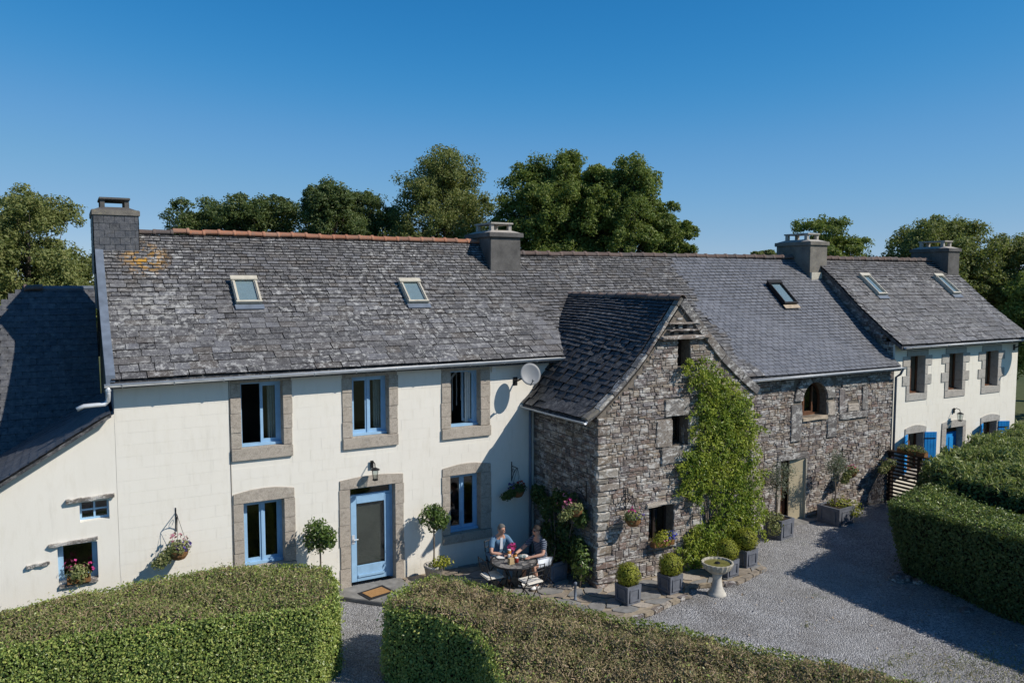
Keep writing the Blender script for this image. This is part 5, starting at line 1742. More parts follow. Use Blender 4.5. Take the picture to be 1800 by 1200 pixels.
dish('round grey satellite dish on the white farmhouse beside the stone wing', (8.86, -.47, 4.62), (8.72, .0, 4.42), .25, (-.25, -1, .35))
dish('grey satellite dish at the outer corner of the cream house', (28.0, -1.75, 4.80), (27.85, -1.2, 4.55), .36, (-.1, -1, .3))

# ================================================================== wall lamps
def wall_lamp(label, x, y, z):
    root = thing('wall_lamp', label, 'wall lamp', (x, y, z), 'lamps above the doors')
    mb = MB(); mb.tube([(x, y, z + .12), (x, y - .08, z + .20), (x, y - .20, z + .17), (x, y - .22, z + .08)], .012, 6); mb.box(x - .035, x + .035, y - .02, y, z + .03, z + .2); mb.build('arm', 'iron', root)
    mb = MB(); mb.lathe((x, y - .22, z + .0), [(.02, .09), (.10, .05), (.105, .035)], 8); mb.build('cap', 'iron', root)
    mb = MB()
    for k in range(4):
        t = k * math.pi / 2 + .4; mb.tube([(x + .09 * math.cos(t), y - .22 + .09 * math.sin(t), z + .04), (x + .06 * math.cos(t), y - .22 + .06 * math.sin(t), z - .18)], .006, 4)
    mb.lathe((x, y - .22, z - .2), [(.05, 0), (.065, .012), (.065, .03)], 8); mb.build('cage', 'iron', root)
    mb = MB(); mb.lathe((x, y - .22, z - .16), [(.05, 0), (.078, .19)], 8); mb.build('lamp_glass', 'glass', root)
wall_lamp('black lantern over the blue glazed door', 5.06, -.03, 2.68)
wall_lamp('lantern over the blue door of the cream house', 24.5, -1.22, 2.50)

# ================================================================== plants in pots and baskets
def basket(label, cx, cy, cz, wall, wallz, kinds, seed, r=.17, trail=0.0):
    """wrought bracket on the wall, half round basket, trailing foliage and blossom"""
    g = np.random.default_rng(seed)
    root = thing('hanging_basket', label, 'hanging basket', (wall[0], wall[1], wallz), 'hanging flower baskets')
    w = np.array([wall[0], wall[1], wallz], float); c = np.array([cx, cy, cz], float)
    tip = np.array([cx, cy, wallz])
    d = tip - w; L = np.linalg.norm(d); u = d / L
    mb = MB()
    mb.tube([w + np.array([0, 0, .1]), w - np.array([0, 0, .38])], .012, 5)
    mb.tube([w, tip], .010, 5)
    mb.tube([w - np.array([0, 0, .34]) + u * .01] + [w + u * (L * k / 6) - np.array([0, 0, .34 * (1 - k / 6) ** 1.6]) for k in range(1, 7)], .008, 5)
    mb.tube([w + u * L * .3 + np.array([0, 0, -.1 - .05 * math.cos(k)]) + u * .05 * math.sin(k) for k in range(7)], .006, 4)
    mb.build('bracket', 'iron', root)
    mb = MB()
    for k in range(3):
        t = k * 2.1 + .3; mb.tube([tip, c + np.array([r * math.cos(t), r * math.sin(t), 0])], .004, 4)
    mb.build('chains', 'iron', root)
    mb = MB(); mb.lathe(c, [(r * .25, -r * .95), (r * .62, -r * .8), (r * .9, -r * .4), (r, 0.0)], 14); mb.build('basket', 'coco', root)
    fol = kinds.get('leaf', 'leaf_variegated')
    P, N = blob_points(g, c + np.array([0, 0, r * .35]), (r * 1.25, r * 1.2, r * .75), 420, .4)
    P = [P]; N = [N]
    if trail:
        for k in range(4):
            p, n = blob_points(g, c + np.array([-r * .9 - .06 * k, -.02, -.02 - trail * k / 4]), (r * .75, r * .7, r * .6), 160, .3); P.append(p); N.append(n)
    leaf_mesh('foliage', np.concatenate(P), np.concatenate(N), .055, seed, fol, root, .7)
    for i, (m, n, o3) in enumerate(kinds['fl']):
        flowers('blossoms', g, c + np.array(o3), (r * .8, r * .8, r * .55), n, .062, m, root, seed + 10 + i)
basket('hanging basket with purple and pink flowers on bare white wall above the left hedge', 1.02, -.30, 1.60, (1.02, -.005), 2.28, {'fl': [('petal_purple', 46, (.08, -.02, .10)), ('petal_pale_pink', 26, (0, 0, .25))]}, 201, .19, .22)
basket('hanging basket in shadow on the white wall between window and stone wing', 8.62, -.30, 1.80, (8.62, -.005), 2.35, {'leaf': 'leaf_shade', 'fl': [('petal_red', 22, (.05, 0, .15)), ('petal_purple', 14, (-.1, 0, .1))]}, 202, .17, .1)
basket('hanging basket with pale leaves and pink blossom on the shaded side of the stone wing', 8.93, -2.35, 1.82, (9.21, -2.35), 2.3, {'fl': [('petal_pink', 20, (-.05, .1, .15)), ('petal_pale_pink', 16, (-.1, .1, .1))]}, 203, .17, .12)
basket('hanging basket with purple flowers on the sunlit gable of the stone wing', 10.0, -3.02, 1.62, (10.0, -2.74), 2.12, {'fl': [('petal_purple', 40, (.1, -.05, .08)), ('petal_pink', 10, (0, 0, .2))]}, 204, .18, .0)
basket('hanging basket on the barn wall above the square planter', 19.1, -1.55, 1.28, (19.1, -1.24), 1.9, {'fl': [('petal_pink', 30, (-.05, 0, .14)), ('petal_red', 10, (.1, 0, .05))]}, 205, .17, .25)
basket('hanging basket with purple flowers at the head of the slatted fence', 20.75, -1.62, 1.32, (20.75, -1.24), 1.85, {'fl': [('petal_purple', 34, (0, 0, .12))]}, 206, .19, .12)

def window_flowers(label, c, r, fls, seed, leaf='leaf_variegated', trough=True):
    g = np.random.default_rng(seed)
    root = thing('window_box', label, 'flower box', c)
    mb = MB(); mb.box(c[0] - r, c[0] + r, c[1] - .08, c[1] + .08, c[2], c[2] + .13); mb.build('trough', 'coco', root, bevel=.01)
    P, N = blob_points(g, (c[0], c[1] - .03, c[2] + .17), (r * 1.05, .16, .20), 480, .4)
    leaf_mesh('foliage', P, N, .055, seed, leaf, root, .7)
    for i, (m, n, o3) in enumerate(fls):
        flowers('blossoms', g, np.array(c) + np.array(o3), (r * .55, .12, .10), n, .06, m, root, seed + 5 + i)
window_flowers('pink geraniums on the sill of the low lean-to window', (-.70, -.02, 1.20), .20, [('petal_pink', 14, (-.12, -.05, .36)), ('petal_pink', 12, (.17, -.05, .28))], 211)
window_flowers('blue and pink flowers on the low window sill of the stone wing', (11.0, -2.83, .80), .30, [('petal_blue', 70, (.2, -.03, .22)), ('petal_pale_pink', 14, (-.02, -.05, .12))], 212, 'leaf_box')

def planter_box(root, c, w, h, rot, mat='planter'):
    """square panelled planter, slightly tapered"""
    ca, sa = math.cos(rot), math.sin(rot)
    P = lambda x, y, z: (c[0] + x * ca - y * sa, c[1] + x * sa + y * ca, c[2] + z)
    mb = MB(); k = w / 2; b = k * .93
    V = [P(-b, -b, 0), P(b, -b, 0), P(b, b, 0), P(-b, b, 0), P(-k, -k, h), P(k, -k, h), P(k, k, h), P(-k, k, h), P(-k * .86, -k * .86, h), P(k * .86, -k * .86, h), P(k * .86, k * .86, h), P(-k * .86, k * .86, h), P(-k * .86, -k * .86, h - .06), P(k * .86, -k * .86, h - .06), P(k * .86, k * .86, h - .06), P(-k * .86, k * .86, h - .06)]
    F = [(0, 3, 2, 1), (12, 13, 14, 15)]
    for i in range(4):
        j = (i + 1) % 4
        F += [(i, j, 4 + j, 4 + i), (4 + i, 4 + j, 8 + j, 8 + i), (8 + i, 8 + j, 12 + j, 12 + i)]
    mb.add(V, F); pl = mb.build('planter', mat, root)
    for i in range(4):
        t = rot + i * math.pi / 2
        ex = np.array([math.cos(t), math.sin(t), 0]); en = np.array([math.sin(t), -math.cos(t), 0])
        cc = np.array(c, float) + en * (k * .975 + .002)
        for s in (-1, 1):
            mb = MB(); mb.obox(cc + ex * s * k * .62 + np.array([0, 0, h * .5]), ex * .025, en * .03, (0, 0, h * .62)); mb.build('moulding', mat, pl)
            mb = MB(); mb.obox(cc + np.array([0, 0, h * (.5 + s * .31)]), ex * (k * 1.24 + .02), en * .031, (0, 0, .025)); mb.build('moulding', mat, pl)
    mb = MB(); mb.obox((c[0], c[1], c[2] + h - .05), np.array([ca, sa, 0]) * w * .86, np.array([-sa, ca, 0]) * w * .86, (0, 0, .03)); mb.build('soil', 'soil', pl)
    return pl

def topiary(label, x, y, z, w, rot, seed, r=.245):
    g = np.random.default_rng(seed)
    root = thing('topiary_planter', label, 'planter', (x, y, z), 'box balls in grey planters along the terrace')
    planter_box(root, (x, y, z), w, w * .98, rot)
    cz = z + w * .98 + r * .72
    mb = MB(); mb.ball((x, y, cz), r * .82, 12, 8); mb.build('box_ball_core', 'hedge_core', root)
    d = sphere_dirs(g, 2600)
    lump = 1 + .06 * np.sin(d[:, :1] * 6 + seed) * np.cos(d[:, 1:2] * 5 + seed) + .05 * np.sin(d[:, 2:] * 8 + seed * 2)
    P = np.array((x, y, cz)) + d * lump * (r * g.uniform(.84, 1.10, (2600, 1))) * np.array((1, 1, 1.0 + .06 * math.sin(seed)))
    leaf_mesh('box_ball', P, d, .038, seed, 'leaf_box', root, .6, .2, .6)
topiary('clipped box ball planter nearest the corner of the stone wing', 9.42, -3.62, .095, .40, .12, 221, .245)
topiary('clipped box ball planter between the wing corner and the fountain', 10.58, -3.60, .095, .40, .12, 222, .25)
topiary('clipped box ball directly behind the fountain bowl', 12.35, -3.50, .095, .40, .1, 223, .25)
topiary('clipped box ball planter at the end of the terrace beyond the fountain', 13.2, -3.24, .095, .42, .1, 224, .27)

def lollipop(label, x, y, potr, zc, r, seed):
    g = np.random.default_rng(seed)
    root = thing('bay_tree', label, 'bay tree', (x, y, .03), 'standard bay trees beside the door')
    mb = MB(); mb.lathe((x, y, .03), [(potr * .7, 0), (potr, .36), (potr * 1.06, .37), (potr * 1.06, .42), (potr * .9, .42), (potr * .88, .38)], 16); mb.build('pot', 'granite_pale', root, True)
    mb = MB(); mb.tube([(x, y, .35), (x + .01, y, zc * .6), (x, y, zc)], .018, 6); mb.build('trunk', 'stem', root)
    P, N = [], []
    for k in range(16):
        d = sphere_dirs(g, 1)[0]; p, n = blob_points(g, np.array((x, y, zc)) + d * r * .6, (r * .5,) * 3, 95, .3); P.append(p); N.append(n)
    leaf_mesh('crown', np.concatenate(P), np.concatenate(N), .085, seed, 'leaf_bay', root, .42)
    P, N = blob_points(g, (x + .12, y - .12, .5), (.26, .2, .14), 260, .3)
    leaf_mesh('underplanting', P, N, .06, seed + 1, 'leaf_box', root, .7)
lollipop('standard bay tree left of the blue glazed door', 3.74, -.5, .2, 1.53, .36, 231)
lollipop('standard bay tree between the blue glazed door and the terrace table', 6.33, -.5, .22, 1.52, .33, 232)

def olive(label, x, y, w, h, rot, zc, r, seed, under, dx=0):
    g = np.random.default_rng(seed); rng = random.Random(seed)
    root = thing('olive_planter', label, 'planter', (x, y, .02), 'olive trees in square planters by the barn')
    planter_box(root, (x, y, .02), w, h, rot)
    tx = x + dx
    mb = MB(); mb.tube([(tx, y, h - .04), (tx + .03, y, h + .35), (tx + .0, y + .02, zc - r * .5)], [.03, .024, .016], 6)
    P, N = [], []
    for k in range(15):
        d = sphere_dirs(g, 1)[0]; b = np.array((tx + .02, y, zc)) + d * np.array(r) * g.uniform(.3, .85) * np.array((.85, .8, 1.15))
        mb.tube([(tx, y + .02, zc - r * .55), (b + np.array((tx, y, zc - r * .5))) / 2, b], [.012, .008, .003], 4)
        p, n = blob_points(g, b, (r * .38, r * .38, r * .42), 120, .1); P.append(p); N.append(n)
    mb.build('trunk', 'stem', root)
    leaf_mesh('crown', np.concatenate(P), np.concatenate(N), .065, seed, 'leaf_grey', root, .26, .1, 1.0)
    P, N = blob_points(g, (x + under[1], y + under[2], h + .04), (w * .55, w * .45, .16), 420, .3)
    P2, N2 = blob_points(g, (x + under[1] * 2.0, y - w * .42, h - .12), (w * .42, .14, .26), 320, .3)
    leaf_mesh('underplanting', np.concatenate([P, P2]), np.concatenate([N, N2]), .055, seed + 1, under[0], root, .7)
olive('olive tree in grey planter beside the cream leaf of the barn door', 15.72, -1.95, .58, .52, .15, 1.62, .52, 241, ('leaf_variegated', -.2, 0), -.1)
olive('olive tree in wide dark planter between the barn door and the fence', 18.1, -1.85, .72, .50, .1, 1.75, .50, 242, ('leaf_box', .22, 0), -.05)
bp = thing('planter', 'square stone planter under the dark shrub beside the terrace table', 'planter', (8.72, -1.72, .09))
planter_box(bp, (8.72, -1.72, .09), .50, .44, .15, 'lead')
P, N = blob_points(np.random.default_rng(9), (8.74, -1.7, .72), (.30, .3, .26), 380, .3); leaf_mesh('foliage', P, N, .075, 9, 'leaf_shade', bp, .6)
rb_ = thing('terrace_shrub', 'yellow-edged low shrub at the foot of the wing corner by the table', 'shrub', (9.0, -2.45, .09))
P, N = blob_points(np.random.default_rng(10), (9.0, -2.5, .62), (.26, .3, .42), 520, .3); leaf_mesh('foliage', P, N, .07, 10, 'leaf_bay', rb_, .55)
mb = MB(); mb.tube([(9.0, -2.45, .08), (9.0, -2.48, .6)], .02, 5); mb.build('stem', 'stem', rb_)

# fountain
fx, fy = 11.46, -4.12
ft = thing('fountain', 'pale stone pedestal fountain with fluted bowl standing on the gravel', 'fountain', (fx, fy, .0))
mb = MB(); mb.lathe((fx, fy, -.01), [(.20, 0), (.20, .06), (.175, .09), (.16, .12), (.115, .22), (.095, .36), (.10, .46), (.13, .52)], 20); mb.build('pedestal', 'white_stone', ft, True)
mb = MB(); mb.lathe((fx, fy, .50), [(.12, 0), (.20, .04), (.29, .12), (.325, .20), (.335, .235), (.33, .25), (.30, .25), (.28, .20), (.10, .15)], 40, .15, .045); mb.build('bowl', 'fountain_bowl', ft)
mb = MB(); mb.lathe((fx, fy, .712), [(.285, 0), (.285, .004)], 24); mb.build('water', 'water', ft)
mb = MB(); mb.lathe((fx, fy, .716), [(.06, 0), (.05, .03), (.015, .035)], 12); mb.build('nozzle', 'iron', ft)
mb = MB(); mb.tube([(fx, fy, .74), (fx, fy, .95), (fx + .004, fy, 1.0)], [.007, .006, .003], 6); mb.build('water_jet', 'glass', ft)
# bollard light
bl = thing('bollard_light', 'short dark metal post light at the edge of the terrace', 'post', (8.50, -3.0, .09))
mb = MB(); mb.lathe((8.50, -3.0, .09), [(.045, 0), (.04, .02), (.028, .03), (.028, .33), (.036, .335), (.036, .38), (.01, .39)], 12); mb.build('post', 'lead', bl, True)
# doormat
dm = thing('doormat', 'brown coir doormat with black border on the step', 'doormat', (4.93, -.62, .105))
q = [np.array(p) for p in ((4.55, -.46, .106), (5.18, -.28, .106), (5.30, -.78, .106), (4.66, -.94, .106))]
cm = sum(q) / 4
mb = MB(); mb.prism([tuple(p) for p in q], (0, 0, .012)); mb.build('border', 'rubber', dm)
mb = MB(); mb.prism([tuple(cm + (p - cm) * np.array((.76, .68, 1)) + np.array((0, 0, .0125))) for p in q], (0, 0, .008)); mb.build('mat', 'coir', dm)

# slatted fence from the barn corner towards the yard
fe = thing('slat_fence', 'dark slatted timber fence running out from the barn corner', 'fence', (21.25, -2.2, .0))
for y in (-1.30, -2.25, -3.2):
    mb = MB(); mb.box(21.2, 21.29, y - .045, y + .045, 0, 1.62); mb.build('post', 'dark_wood', fe)
for k in range(13):
    z = .12 + k * .115
    mb = MB(); mb.box(21.17, 21.199, -3.25, -1.26, z, z + .058); mb.build('slat', 'dark_wood', fe)
mb = MB(); mb.box(21.14, 21.33, -3.28, -1.24, 1.621, 1.66); mb.build('top_rail', 'dark_wood', fe)
# tubs of flowers on the fence and against the cream house
for i, (lab, c) in enumerate((('orange-leaved flower box on the fence top rail', (21.25, -2.0, 1.66)), ('round flower tub by the door of the cream house', (23.6, -1.55, .9)))):
    if i == 1: continue
    g = np.random.default_rng(300 + i)
    root = thing('flower_trough', lab, 'flower box', c)
    mb = MB(); mb.box(c[0] - .09, c[0] + .09, c[1] - .45, c[1] + .45, c[2], c[2] + .12); mb.build('trough', 'coco', root)
    P, N = blob_points(g, (c[0], c[1], c[2] + .15), (.18, .5, .14), 500, .3); leaf_mesh('foliage', P, N, .06, 301 + i, 'leaf_variegated', root, .7)
# stones of the bank under the right hedge
rk = random.Random(71)
for x, y, s, lab in [(15.75, -5.50, .20, 'larger rough stone at the foot of the shaded yard hedge'), (15.95, -5.85, .13, 'smaller rough stone beside the larger one under the shaded yard hedge'), (15.35, -7.3, .11, 'lone dark stone farther along the foot of the shaded yard hedge')]:
    mb = MB(); mb.ball((x, y, .04), (s * 1.5, s * 1.1, s * .55), 9, 6)
    mb.v = [(a + rk.uniform(-.05, .05) * s * 4, b + rk.uniform(-.05, .05) * s * 4, c_ + rk.uniform(-.03, .03) * s * 4) for a, b, c_ in mb.v]
    o = mb.build('boulder', 'rubble'); tag(o, lab, 'stone', 'stones at the foot of the shaded hedge')
# grass tufts in the gravel
g = np.random.default_rng(77)
P = []
for (x, y, sx, sy, n) in [(12.9, -8.7, 1.4, .40, 800), (13.4, -9.6, 1.3, .7, 1300), (12.2, -8.0, .8, .22, 260), (11.2, -8.9, .9, .5, 260), (5.5, -5.0, .2, .2, 40), (3.4, -4.6, .1, .1, 40), (11.9, -6.2, .15, .1, 40)]:
    q = g.normal(0, 1, (n, 2)) * np.array((sx, sy)) * .6 + np.array((x, y)); P.append(np.column_stack([q, np.full(n, .045)]))
o = leaf_mesh('grass', np.concatenate(P), np.tile((0, 0, 1.0), (sum(map(len, P)), 1)), .065, 78, 'leaf_clipped', None, .18, .1, 1.2, tip=(0, 0, 1.2))
tag(o, 'sparse grass growing through the gravel', 'grass', kind='stuff')

# a few dry leaves blown along the yard edges
g = np.random.default_rng(79)
q = np.concatenate([g.uniform((9.5, -9.5), (15.2, -4.2), (90, 2)), g.normal(0, .35, (70, 2)) + np.array((14.8, -7.2)) + np.column_stack([np.zeros(70), g.uniform(-3, 2, 70)]), g.normal(0, .4, (40, 2)) * np.array((2.2, .5)) + np.array((8.8, -5.6))])
o = leaf_mesh('fallen_leaves', np.column_stack([q, np.full(len(q), .04)]), np.tile((0, 0, 1.0), (len(q), 1)), .06, 80, 'twig_dry', None, .6, .2, .3)
tag(o, 'dry leaves scattered over the gravel', 'leaves', kind='stuff')

# ================================================================== terrace table, chairs, people
TZ = .09
tx, ty, tt = 7.55, -2.03, .80
tb = thing('garden_table', 'round mosaic garden table laid for breakfast on the terrace', 'table', (tx, ty, TZ))
mb = MB(); mb.lathe((tx, ty, tt - .03), [(.48, 0), (.52, .004), (.525, .015), (.52, .03), (.47, .031)], 36); mb.build('rim', 'iron', tb, True)
mb = MB(); mb.lathe((tx, ty, tt), [(.485, 0), (.485, .004)], 36); mb.build('table_top', 'mosaic', tb)
for k in range(4):
    t = k * math.pi / 2 + .6
    c, s = math.cos(t), math.sin(t)
    mb = MB(); mb.tube([(tx + .36 * c, ty + .36 * s, tt - .02), (tx + .14 * c, ty + .14 * s, .45), (tx + .20 * c, ty + .20 * s, .25), (tx + .38 * c, ty + .38 * s, TZ)], .014, 6); mb.build('leg', 'iron', tb)

def chair(label, x, y, rot, cushion=True):
    """folding bistro chair: slatted metal frame, cushion, facing local -y"""
    root = bpy.data.objects.new('garden_chair', None); root.empty_display_size = .2; COL.objects.link(root)
    root.location = (x, y, TZ); root.rotation_euler = (0, 0, rot)
    tag(root, label, 'chair', 'chairs round the garden table')
    OFF[root] = np.zeros(3)
    for s in (-1, 1):
        mb = MB(); mb.tube([(s * .19, -.20, 0), (s * .19, .10, .45), (s * .19, .20, .66), (s * .19, .24, .88)], .011, 6); mb.build('front_leg', 'iron', root)
        mb = MB(); mb.tube([(s * .165, .24, 0), (s * .165, -.19, .45)], .011, 6); mb.build('rear_leg', 'iron', root)
    for z, y0 in ((.86, .237), (.74, .215), (.62, .185)):
        mb = MB(); mb.tube([(-.19, y0, z), (0, y0 + .03, z + (.03 if z > .8 else 0)), (.19, y0, z)], .010, 6); mb.build('back_rail', 'iron', root)
    for k in range(3):
        x0 = -.09 + k * .09
        mb = MB(); mb.tube([(x0, .19, .62), (x0, .235, .87)], .006, 5); mb.build('back_bar', 'iron', root)
    for k in range(5):
        y0 = -.17 + k * .085
        mb = MB(); mb.box(-.19, .19, y0 - .028, y0 + .028, .447, .459); mb.build('seat_slat', 'iron', root)
    if cushion:
        mb = MB(); mb.box(-.20, .20, -.20, .20, .46, .50); mb.build('cushion', 'cushion', root, bevel=.018)
    return root
def face(x, y): return math.atan2(tx - x, -(ty - y))      # turn local -y towards the table
chair('empty garden chair with pale cushion between table and bay tree', 7.02, -2.02, face(7.02, -2.02))
chair('empty garden chair with pale cushion on the yard side of the table', 7.60, -2.66, face(7.60, -2.66))
chair('garden chair under the man in the light blue shirt', 7.55, -1.24, face(7.55, -1.24), False)
chair('garden chair under the man in the striped shirt', 8.32, -1.92, face(8.32, -1.92) + .05, False)

def skin(name, verts, edges, root, levels=1):
    me = bpy.data.meshes.new('tmp')
    me.from_pydata([v[:3] for v in verts], edges, [])
    o = bpy.data.objects.new('tmp', me); COL.objects.link(o)
    md = o.modifiers.new('s', 'SKIN'); md.use_smooth_shade = True; md.branch_smoothing = .6
    if not me.skin_vertices: 
        bm = bmesh.new(); bm.from_mesh(me); bm.verts.layers.skin.verify(); bm.to_mesh(me); bm.free()
    for i, v in enumerate(verts):
        r = v[3]; me.skin_vertices[0].data[i].radius = r if isinstance(r, tuple) else (r, r)
        me.skin_vertices[0].data[i].use_root = (i == 0)
    o.modifiers.new('u', 'SUBSURF').levels = levels
    dg = bpy.context.evaluated_depsgraph_get()
    out = bpy.data.meshes.new_from_object(o.evaluated_get(dg))
    bpy.data.objects.remove(o); bpy.data.meshes.remove(me)
    out.name = name
    return out

def person(label, x, y, rot, L_el, L_wr, R_el, R_wr, knees, feet, lean, headturn, shirt, legwear, hair, shades, short, cat_inner=None):
    root = bpy.data.objects.new('person', None); root.empty_display_size = .2; COL.objects.link(root)
    root.location = (x, y, TZ); root.rotation_euler = (0, 0, rot)
    tag(root, label, 'person'); OFF[root] = np.zeros(3)
    ly = -lean
    ch = (0, ly * .7, .92); nb = (0, ly * .95, 1.07)
    hb = (0, ly * 1.15, 1.15)
    H = np.array((0, ly * 1.3 - .02, 1.25))
    V = [(0, .0, .56, (.155, .12)), (0, ly * .35, .74, (.145, .105)), (*ch, (.165, .115)), (*nb, (.085, .07)), (*hb, .055),
         (*(H + (0, .012, -.055)), (.062, .072)), (*H, (.076, .092)), (*(H + (0, .012, .065)), (.068, .082)), (*(H + (0, .015, .105)), (.04, .05))]
    E_ = [(0, 1), (1, 2), (2, 3), (3, 4), (4, 5), (5, 6), (6, 7), (7, 8)]
    arms = []
    for s, el, wr in ((-1, L_el, L_wr), (1, R_el, R_wr)):
        b = len(V)
        sh = np.array((s * .185, ly * .85, 1.02))
        el = np.array(el); wr = np.array(wr); dirn = (wr - el) / np.linalg.norm(wr - el)
        V += [(*sh, .064), (*((sh + el) / 2), .052), (*el, .043), (*((el + wr) / 2), .038), (*wr, .027), (*(wr + dirn * .06), (.038, .018)), (*(wr + dirn * .10), (.034, .013))]
        E_ += [(3, b)] + [(b + k, b + k + 1) for k in range(6)]
        arms.append((s, sh, el, wr, dirn))
    for s, kn, ft in ((-1, knees[0], feet[0]), (1, knees[1], feet[1])):
        b = len(V)
        hp = np.array((s * .095, -.02, .545)); kn = np.array(kn); an = np.array(ft)
        toe = an + np.array((0, -.15, -.035))
        V += [(*hp, .10), (*((hp + kn) / 2), .085), (*kn, .062), (*((kn + an) / 2 + np.array((0, .02, .03))), .055), (*an, .038), (*(an + np.array((0, .02, -.04))), .036), (*toe, (.042, .026))]
        E_ += [(0, b)] + [(b + k, b + k + 1) for k in range(6)]
    me = skin('body', V, E_, root, 2)
    bm = bmesh.new(); bm.from_mesh(me)
    # fingers, thumb, nose, ears, brow and lips are part of the same body mesh
    ex = MB()
    for s, sh, el, wr, d in arms:
        up = np.array((0, 0, 1.0)); sd = np.cross(d, up); sd /= np.linalg.norm(sd)
        p0 = wr + d * .105
        for k, ln in enumerate((.062, .075, .07, .055)):
            o0 = p0 + sd * (-.027 + k * .018)
            ex.tube([o0 - d * .02, o0 + d * ln * .5 + up * .004, o0 + d * ln * .85 - up * .012, o0 + d * ln - up * .028], [.0085, .0085, .0075, .006], 6)
        o0 = wr + d * .045 - sd * s * .03
        ex.tube([o0, o0 + d * .03 - sd * s * .02, o0 + d * .06 - sd * s * .022 - up * .01], [.010, .0095, .007], 6)
    hd = H
    ex.tube([hd + (0, -.085, .022), hd + (0, -.108, -.012), hd + (0, -.085, -.022)], [.008, .014, .010], 6)
    for s in (-1, 1):
        ex.ball(hd + np.array((s * .077, .015, .0)), (.012, .022, .032), 8, 6)
    ex.tube([hd + (-.026, -.085, -.048), hd + (0, -.091, -.047), hd + (.026, -.085, -.048)], .006, 6)
    base = [bm.verts.new(v) for v in ex.v]
    for f in ex.f:
        try: bm.faces.new([base[i] for i in f])
        except ValueError: pass
    # turn the head about the neck
    ct, st_ = math.cos(headturn), math.sin(headturn)
    for v in bm.verts:
        if v.co.z > 1.135 and abs(v.co.x) < .2 and abs(v.co.y - H[1]) < .2:
            k = min(1, (v.co.z - 1.135) / .05)
            dx, dy = v.co.x - H[0], v.co.y - H[1]
            nx, ny = dx * ct - dy * st_, dx * st_ + dy * ct
            v.co.x, v.co.y = H[0] + dx + (nx - dx) * k, H[1] + dy + (ny - dy) * k
    bm.to_mesh(me); bm.free()
    body = link('body', me, root, 'skin', True)
    def rotp(p):
        dx, dy = p[0] - H[0], p[1] - H[1]
        return (H[0] + dx * ct - dy * st_, H[1] + dx * st_ + dy * ct, p[2])
    # shirt
    sv_ = [(0, .0, .55, (.172, .137)), (0, ly * .35, .74, (.162, .125)), (*ch, (.182, .132)), (0, ly * .93, 1.055, (.10, .085))]
    se = [(0, 1), (1, 2), (2, 3)]
    for s, sh, el, wr, d in arms:
        b = len(sv_)
        sv_ += [(*sh, .078), (*(sh + (el - sh) * .45), .068), (*(sh + (el - sh) * .72), .064)]
        se += [(3, b), (b, b + 1), (b + 1, b + 2)]
    o = link('shirt', skin('shirt', sv_, se, root, 2), root, shirt, True)
    if cat_inner:
        mb = MB(); mb.prism([(-.028, ly * .85 - .10, 1.06), (.028, ly * .85 - .10, 1.06), (.035, ly * .55 - .148, .80), (-.035, ly * .55 - .148, .80)], (0, .02, 0)); mb.build('shirt_front', cat_inner, root)
    # trousers or shorts
    f = .80 if short else 1.0
    pv = [(0, .0, .58, (.168, .135))]; pe = []
    for s, kn, ft in ((-1, knees[0], feet[0]), (1, knees[1], feet[1])):
        b = len(pv); hp = np.array((s * .095, -.02, .545)); kn = np.array(kn); an = np.array(ft)
        pv += [(*hp, .118), (*(hp + (kn - hp) * .5), .102), (*(hp + (kn - hp) * f), .088)]
        pe += [(0, b), (b, b + 1), (b + 1, b + 2)]
        if not short:
            pv += [(*((kn + an) / 2), .072), (*(an + (kn - an) * .08), .06)]; pe += [(b + 2, b + 3), (b + 3, b + 4)]
    link('shorts' if short else 'trousers', skin('legs', pv, pe, root, 2), root, legwear, True)
    # hair: cap over the crown and back of the head
    mb = MB(); V2, F2 = [], []
    n, m = 14, 7
    for i in range(m):
        for j in range(n):
            t = 2 * math.pi * j / n; front = max(0, -math.sin(t))
            ph = (i / (m - 1)) * (math.pi * (.50 + .18 * max(0, math.sin(t)) - .17 * front))
            q = H + np.array((math.sin(ph) * math.cos(t) * .088, .012 + math.sin(ph) * math.sin(t) * .104, .012 + math.cos(ph) * .118))
            V2.append(rotp(q))
    for i in range(m - 1):
        for j in range(n): F2.append((i * n + j, i * n + (j + 1) % n, (i + 1) * n + (j + 1) % n, (i + 1) * n + j))
    mb.add(V2, F2); mb.build('hair', hair, root, True)
    mb = MB()
    for s in (-1, 1):
        if shades:
            mb.ball(rotp(H + np.array((s * .032, -.088, .018))), (.028, .014, .02), 10, 6)
            mb.tube([rotp(H + np.array((s * .055, -.075, .022))), rotp(H + np.array((s * .082, .01, .02)))], .005, 4)
        else:
            mb.ball(rotp(H + np.array((s * .030, -.081, .016))), (.012, .008, .007), 8, 5)
    mb.build('sunglasses' if shades else 'eyes', 'black', root, True)
    for s, ft in ((-1, feet[0]), (1, feet[1])):
        an = np.array(ft); mb = MB()
        mb.ball(an + np.array((0, -.05, -.045)), (.05, .13, .045), 10, 6); mb.build('shoe', 'china' if short else 'dark_wood', root, True)
    return root
person('seated man in light blue shirt with grey hair leaning his forearms on the table', 7.55, -1.20, face(7.55, -1.20), (-.30, -.34, .78), (-.04, -.46, .75), (.30, -.34, .78), (.05, -.50, .76),
       ((-.11, -.42, .53), (.12, -.42, .53)), ((-.12, -.40, .09), (.13, -.40, .09)), .20, .12, 'shirt_blue', 'shirt_blue', 'hair_grey', False, False, 'shirt_white')
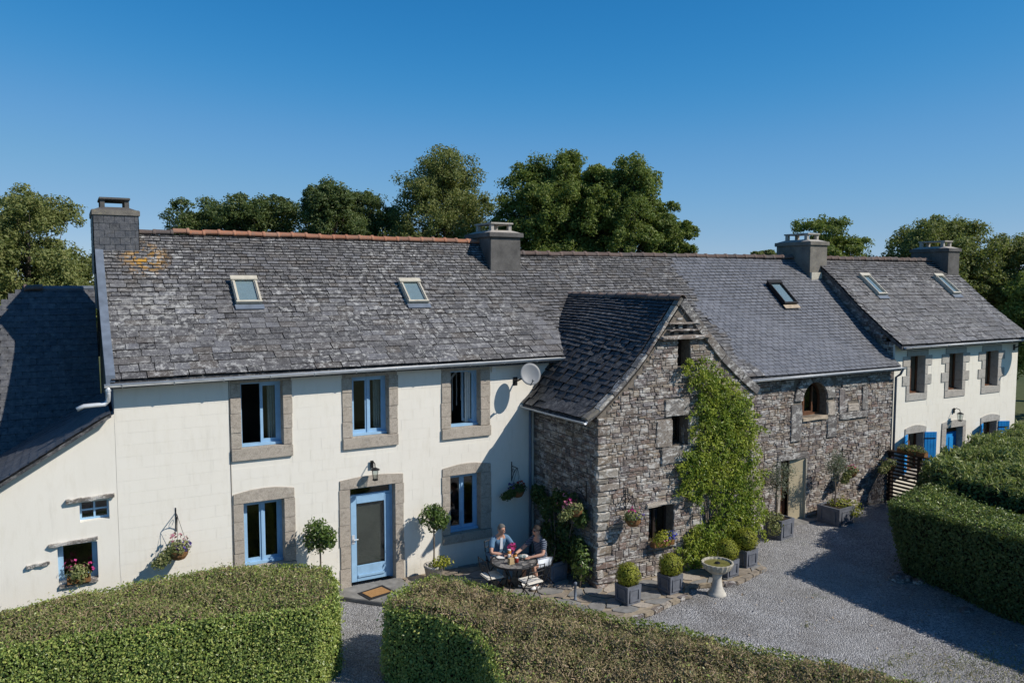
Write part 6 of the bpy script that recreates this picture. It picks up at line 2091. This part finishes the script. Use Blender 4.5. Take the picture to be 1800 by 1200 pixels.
person('seated man in striped navy shirt, white shorts and sunglasses reaching across the table', 8.34, -1.90, face(8.34, -1.90) + .05, (-.27, -.36, .82), (-.22, -.60, .77), (.28, -.24, .80), (.16, -.48, .765),
       ((-.15, -.43, .54), (.16, -.42, .54)), ((-.18, -.38, .09), (.15, -.30, .09)), .12, .0, 'striped_shirt', 'shorts_white', 'hair_dark', True, True)

# things on the table
Z = tt + .005
def on(dx, dy): return (tx + dx, ty + dy, Z)
def plate(label, dx, dy, r=.11):
    c = on(dx, dy); o = thing('plate', label, 'plate', c); mb = MB(); mb.lathe(c, [(r * .6, 0), (r * .65, .006), (r, .016), (r, .020), (r * .6, .010)], 24); mb.build('dish', 'china', o, True)
    mb = MB(); mb.bar((c[0] + r * 1.25, c[1] - .07, Z + .005), (c[0] + r * 1.25, c[1] + .10, Z + .005), .014, .004); mb.build('knife', 'zinc', o)
plate('white plate in front of the man in the light blue shirt', -.16, .30)
plate('white plate in front of the man in the striped shirt', .30, .12)
c = on(-.15, -.14); o = thing('toast_box', 'small light wooden toast rack on the table', 'toast rack', c)
mb = MB(); mb.box(c[0] - .06, c[0] + .06, c[1] - .05, c[1] + .05, Z, Z + .03); mb.build('tray', 'cardboard', o)
for k in range(3):
    mb = MB(); mb.box(c[0] - .055, c[0] + .055, c[1] - .042 + k * .032, c[1] - .022 + k * .032, Z + .031, Z + .13); mb.build('toast', 'cardboard', o, bevel=.006)
def jar(label, dx, dy, r, h, mat, lid, cat='jar'):
    c = on(dx, dy); o = thing('jam_jar', label, cat, c); mb = MB(); mb.lathe(c, [(r * .9, 0), (r, .008), (r, h * .8), (r * .82, h * .88)], 14); mb.build('jar_body', mat, o, True)
    mb = MB(); mb.lathe((c[0], c[1], Z + h * .88), [(r * .88, 0), (r * .88, h * .14), (r * .7, h * .15)], 14); mb.build('lid', lid, o)
jar('red jam jar with white lid beside the toast rack', 0.0, -.12, .042, .11, 'red_jam', 'china')
jar('orange marmalade jar with dark lid behind the red jam', .06, .06, .045, .13, 'orange_pack', 'dark_wood')
jar('small white sugar pot near the light blue shirted man', -.02, .16, .04, .085, 'china', 'china')
jar('orange juice bottle beside the flower pot', .02, .24, .04, .17, 'orange_pack', 'china')
def glass(label, dx, dy):
    c = on(dx, dy); o = thing('drinking_glass', label, 'glass', c); mb = MB(); mb.lathe(c, [(.028, 0), (.030, .006), (.036, .11), (.033, .11), (.027, .01)], 14); mb.build('tumbler', 'glass', o, True)
glass('clear tumbler beside the orange marmalade', .17, .0); glass('clear tumbler between the plates, next to the marmalade jar', .20, -.10)
c = on(.10, .30); o = thing('flower_pot', 'bright pink flowers in a small pot on the table', 'flower pot', c)
mb = MB(); mb.lathe(c, [(.045, 0), (.06, .09), (.065, .10)], 14); mb.build('pot', 'petal_purple', o)
g = np.random.default_rng(88)
P, N = blob_points(g, (c[0], c[1], Z + .13), (.075, .075, .05), 60, .3); leaf_mesh('leaves', P, N, .05, 88, 'leaf_bay', o)
flowers('blossoms', g, (c[0], c[1], Z + .19), (.09, .09, .09), 70, .06, 'petal_pink', o, 89)
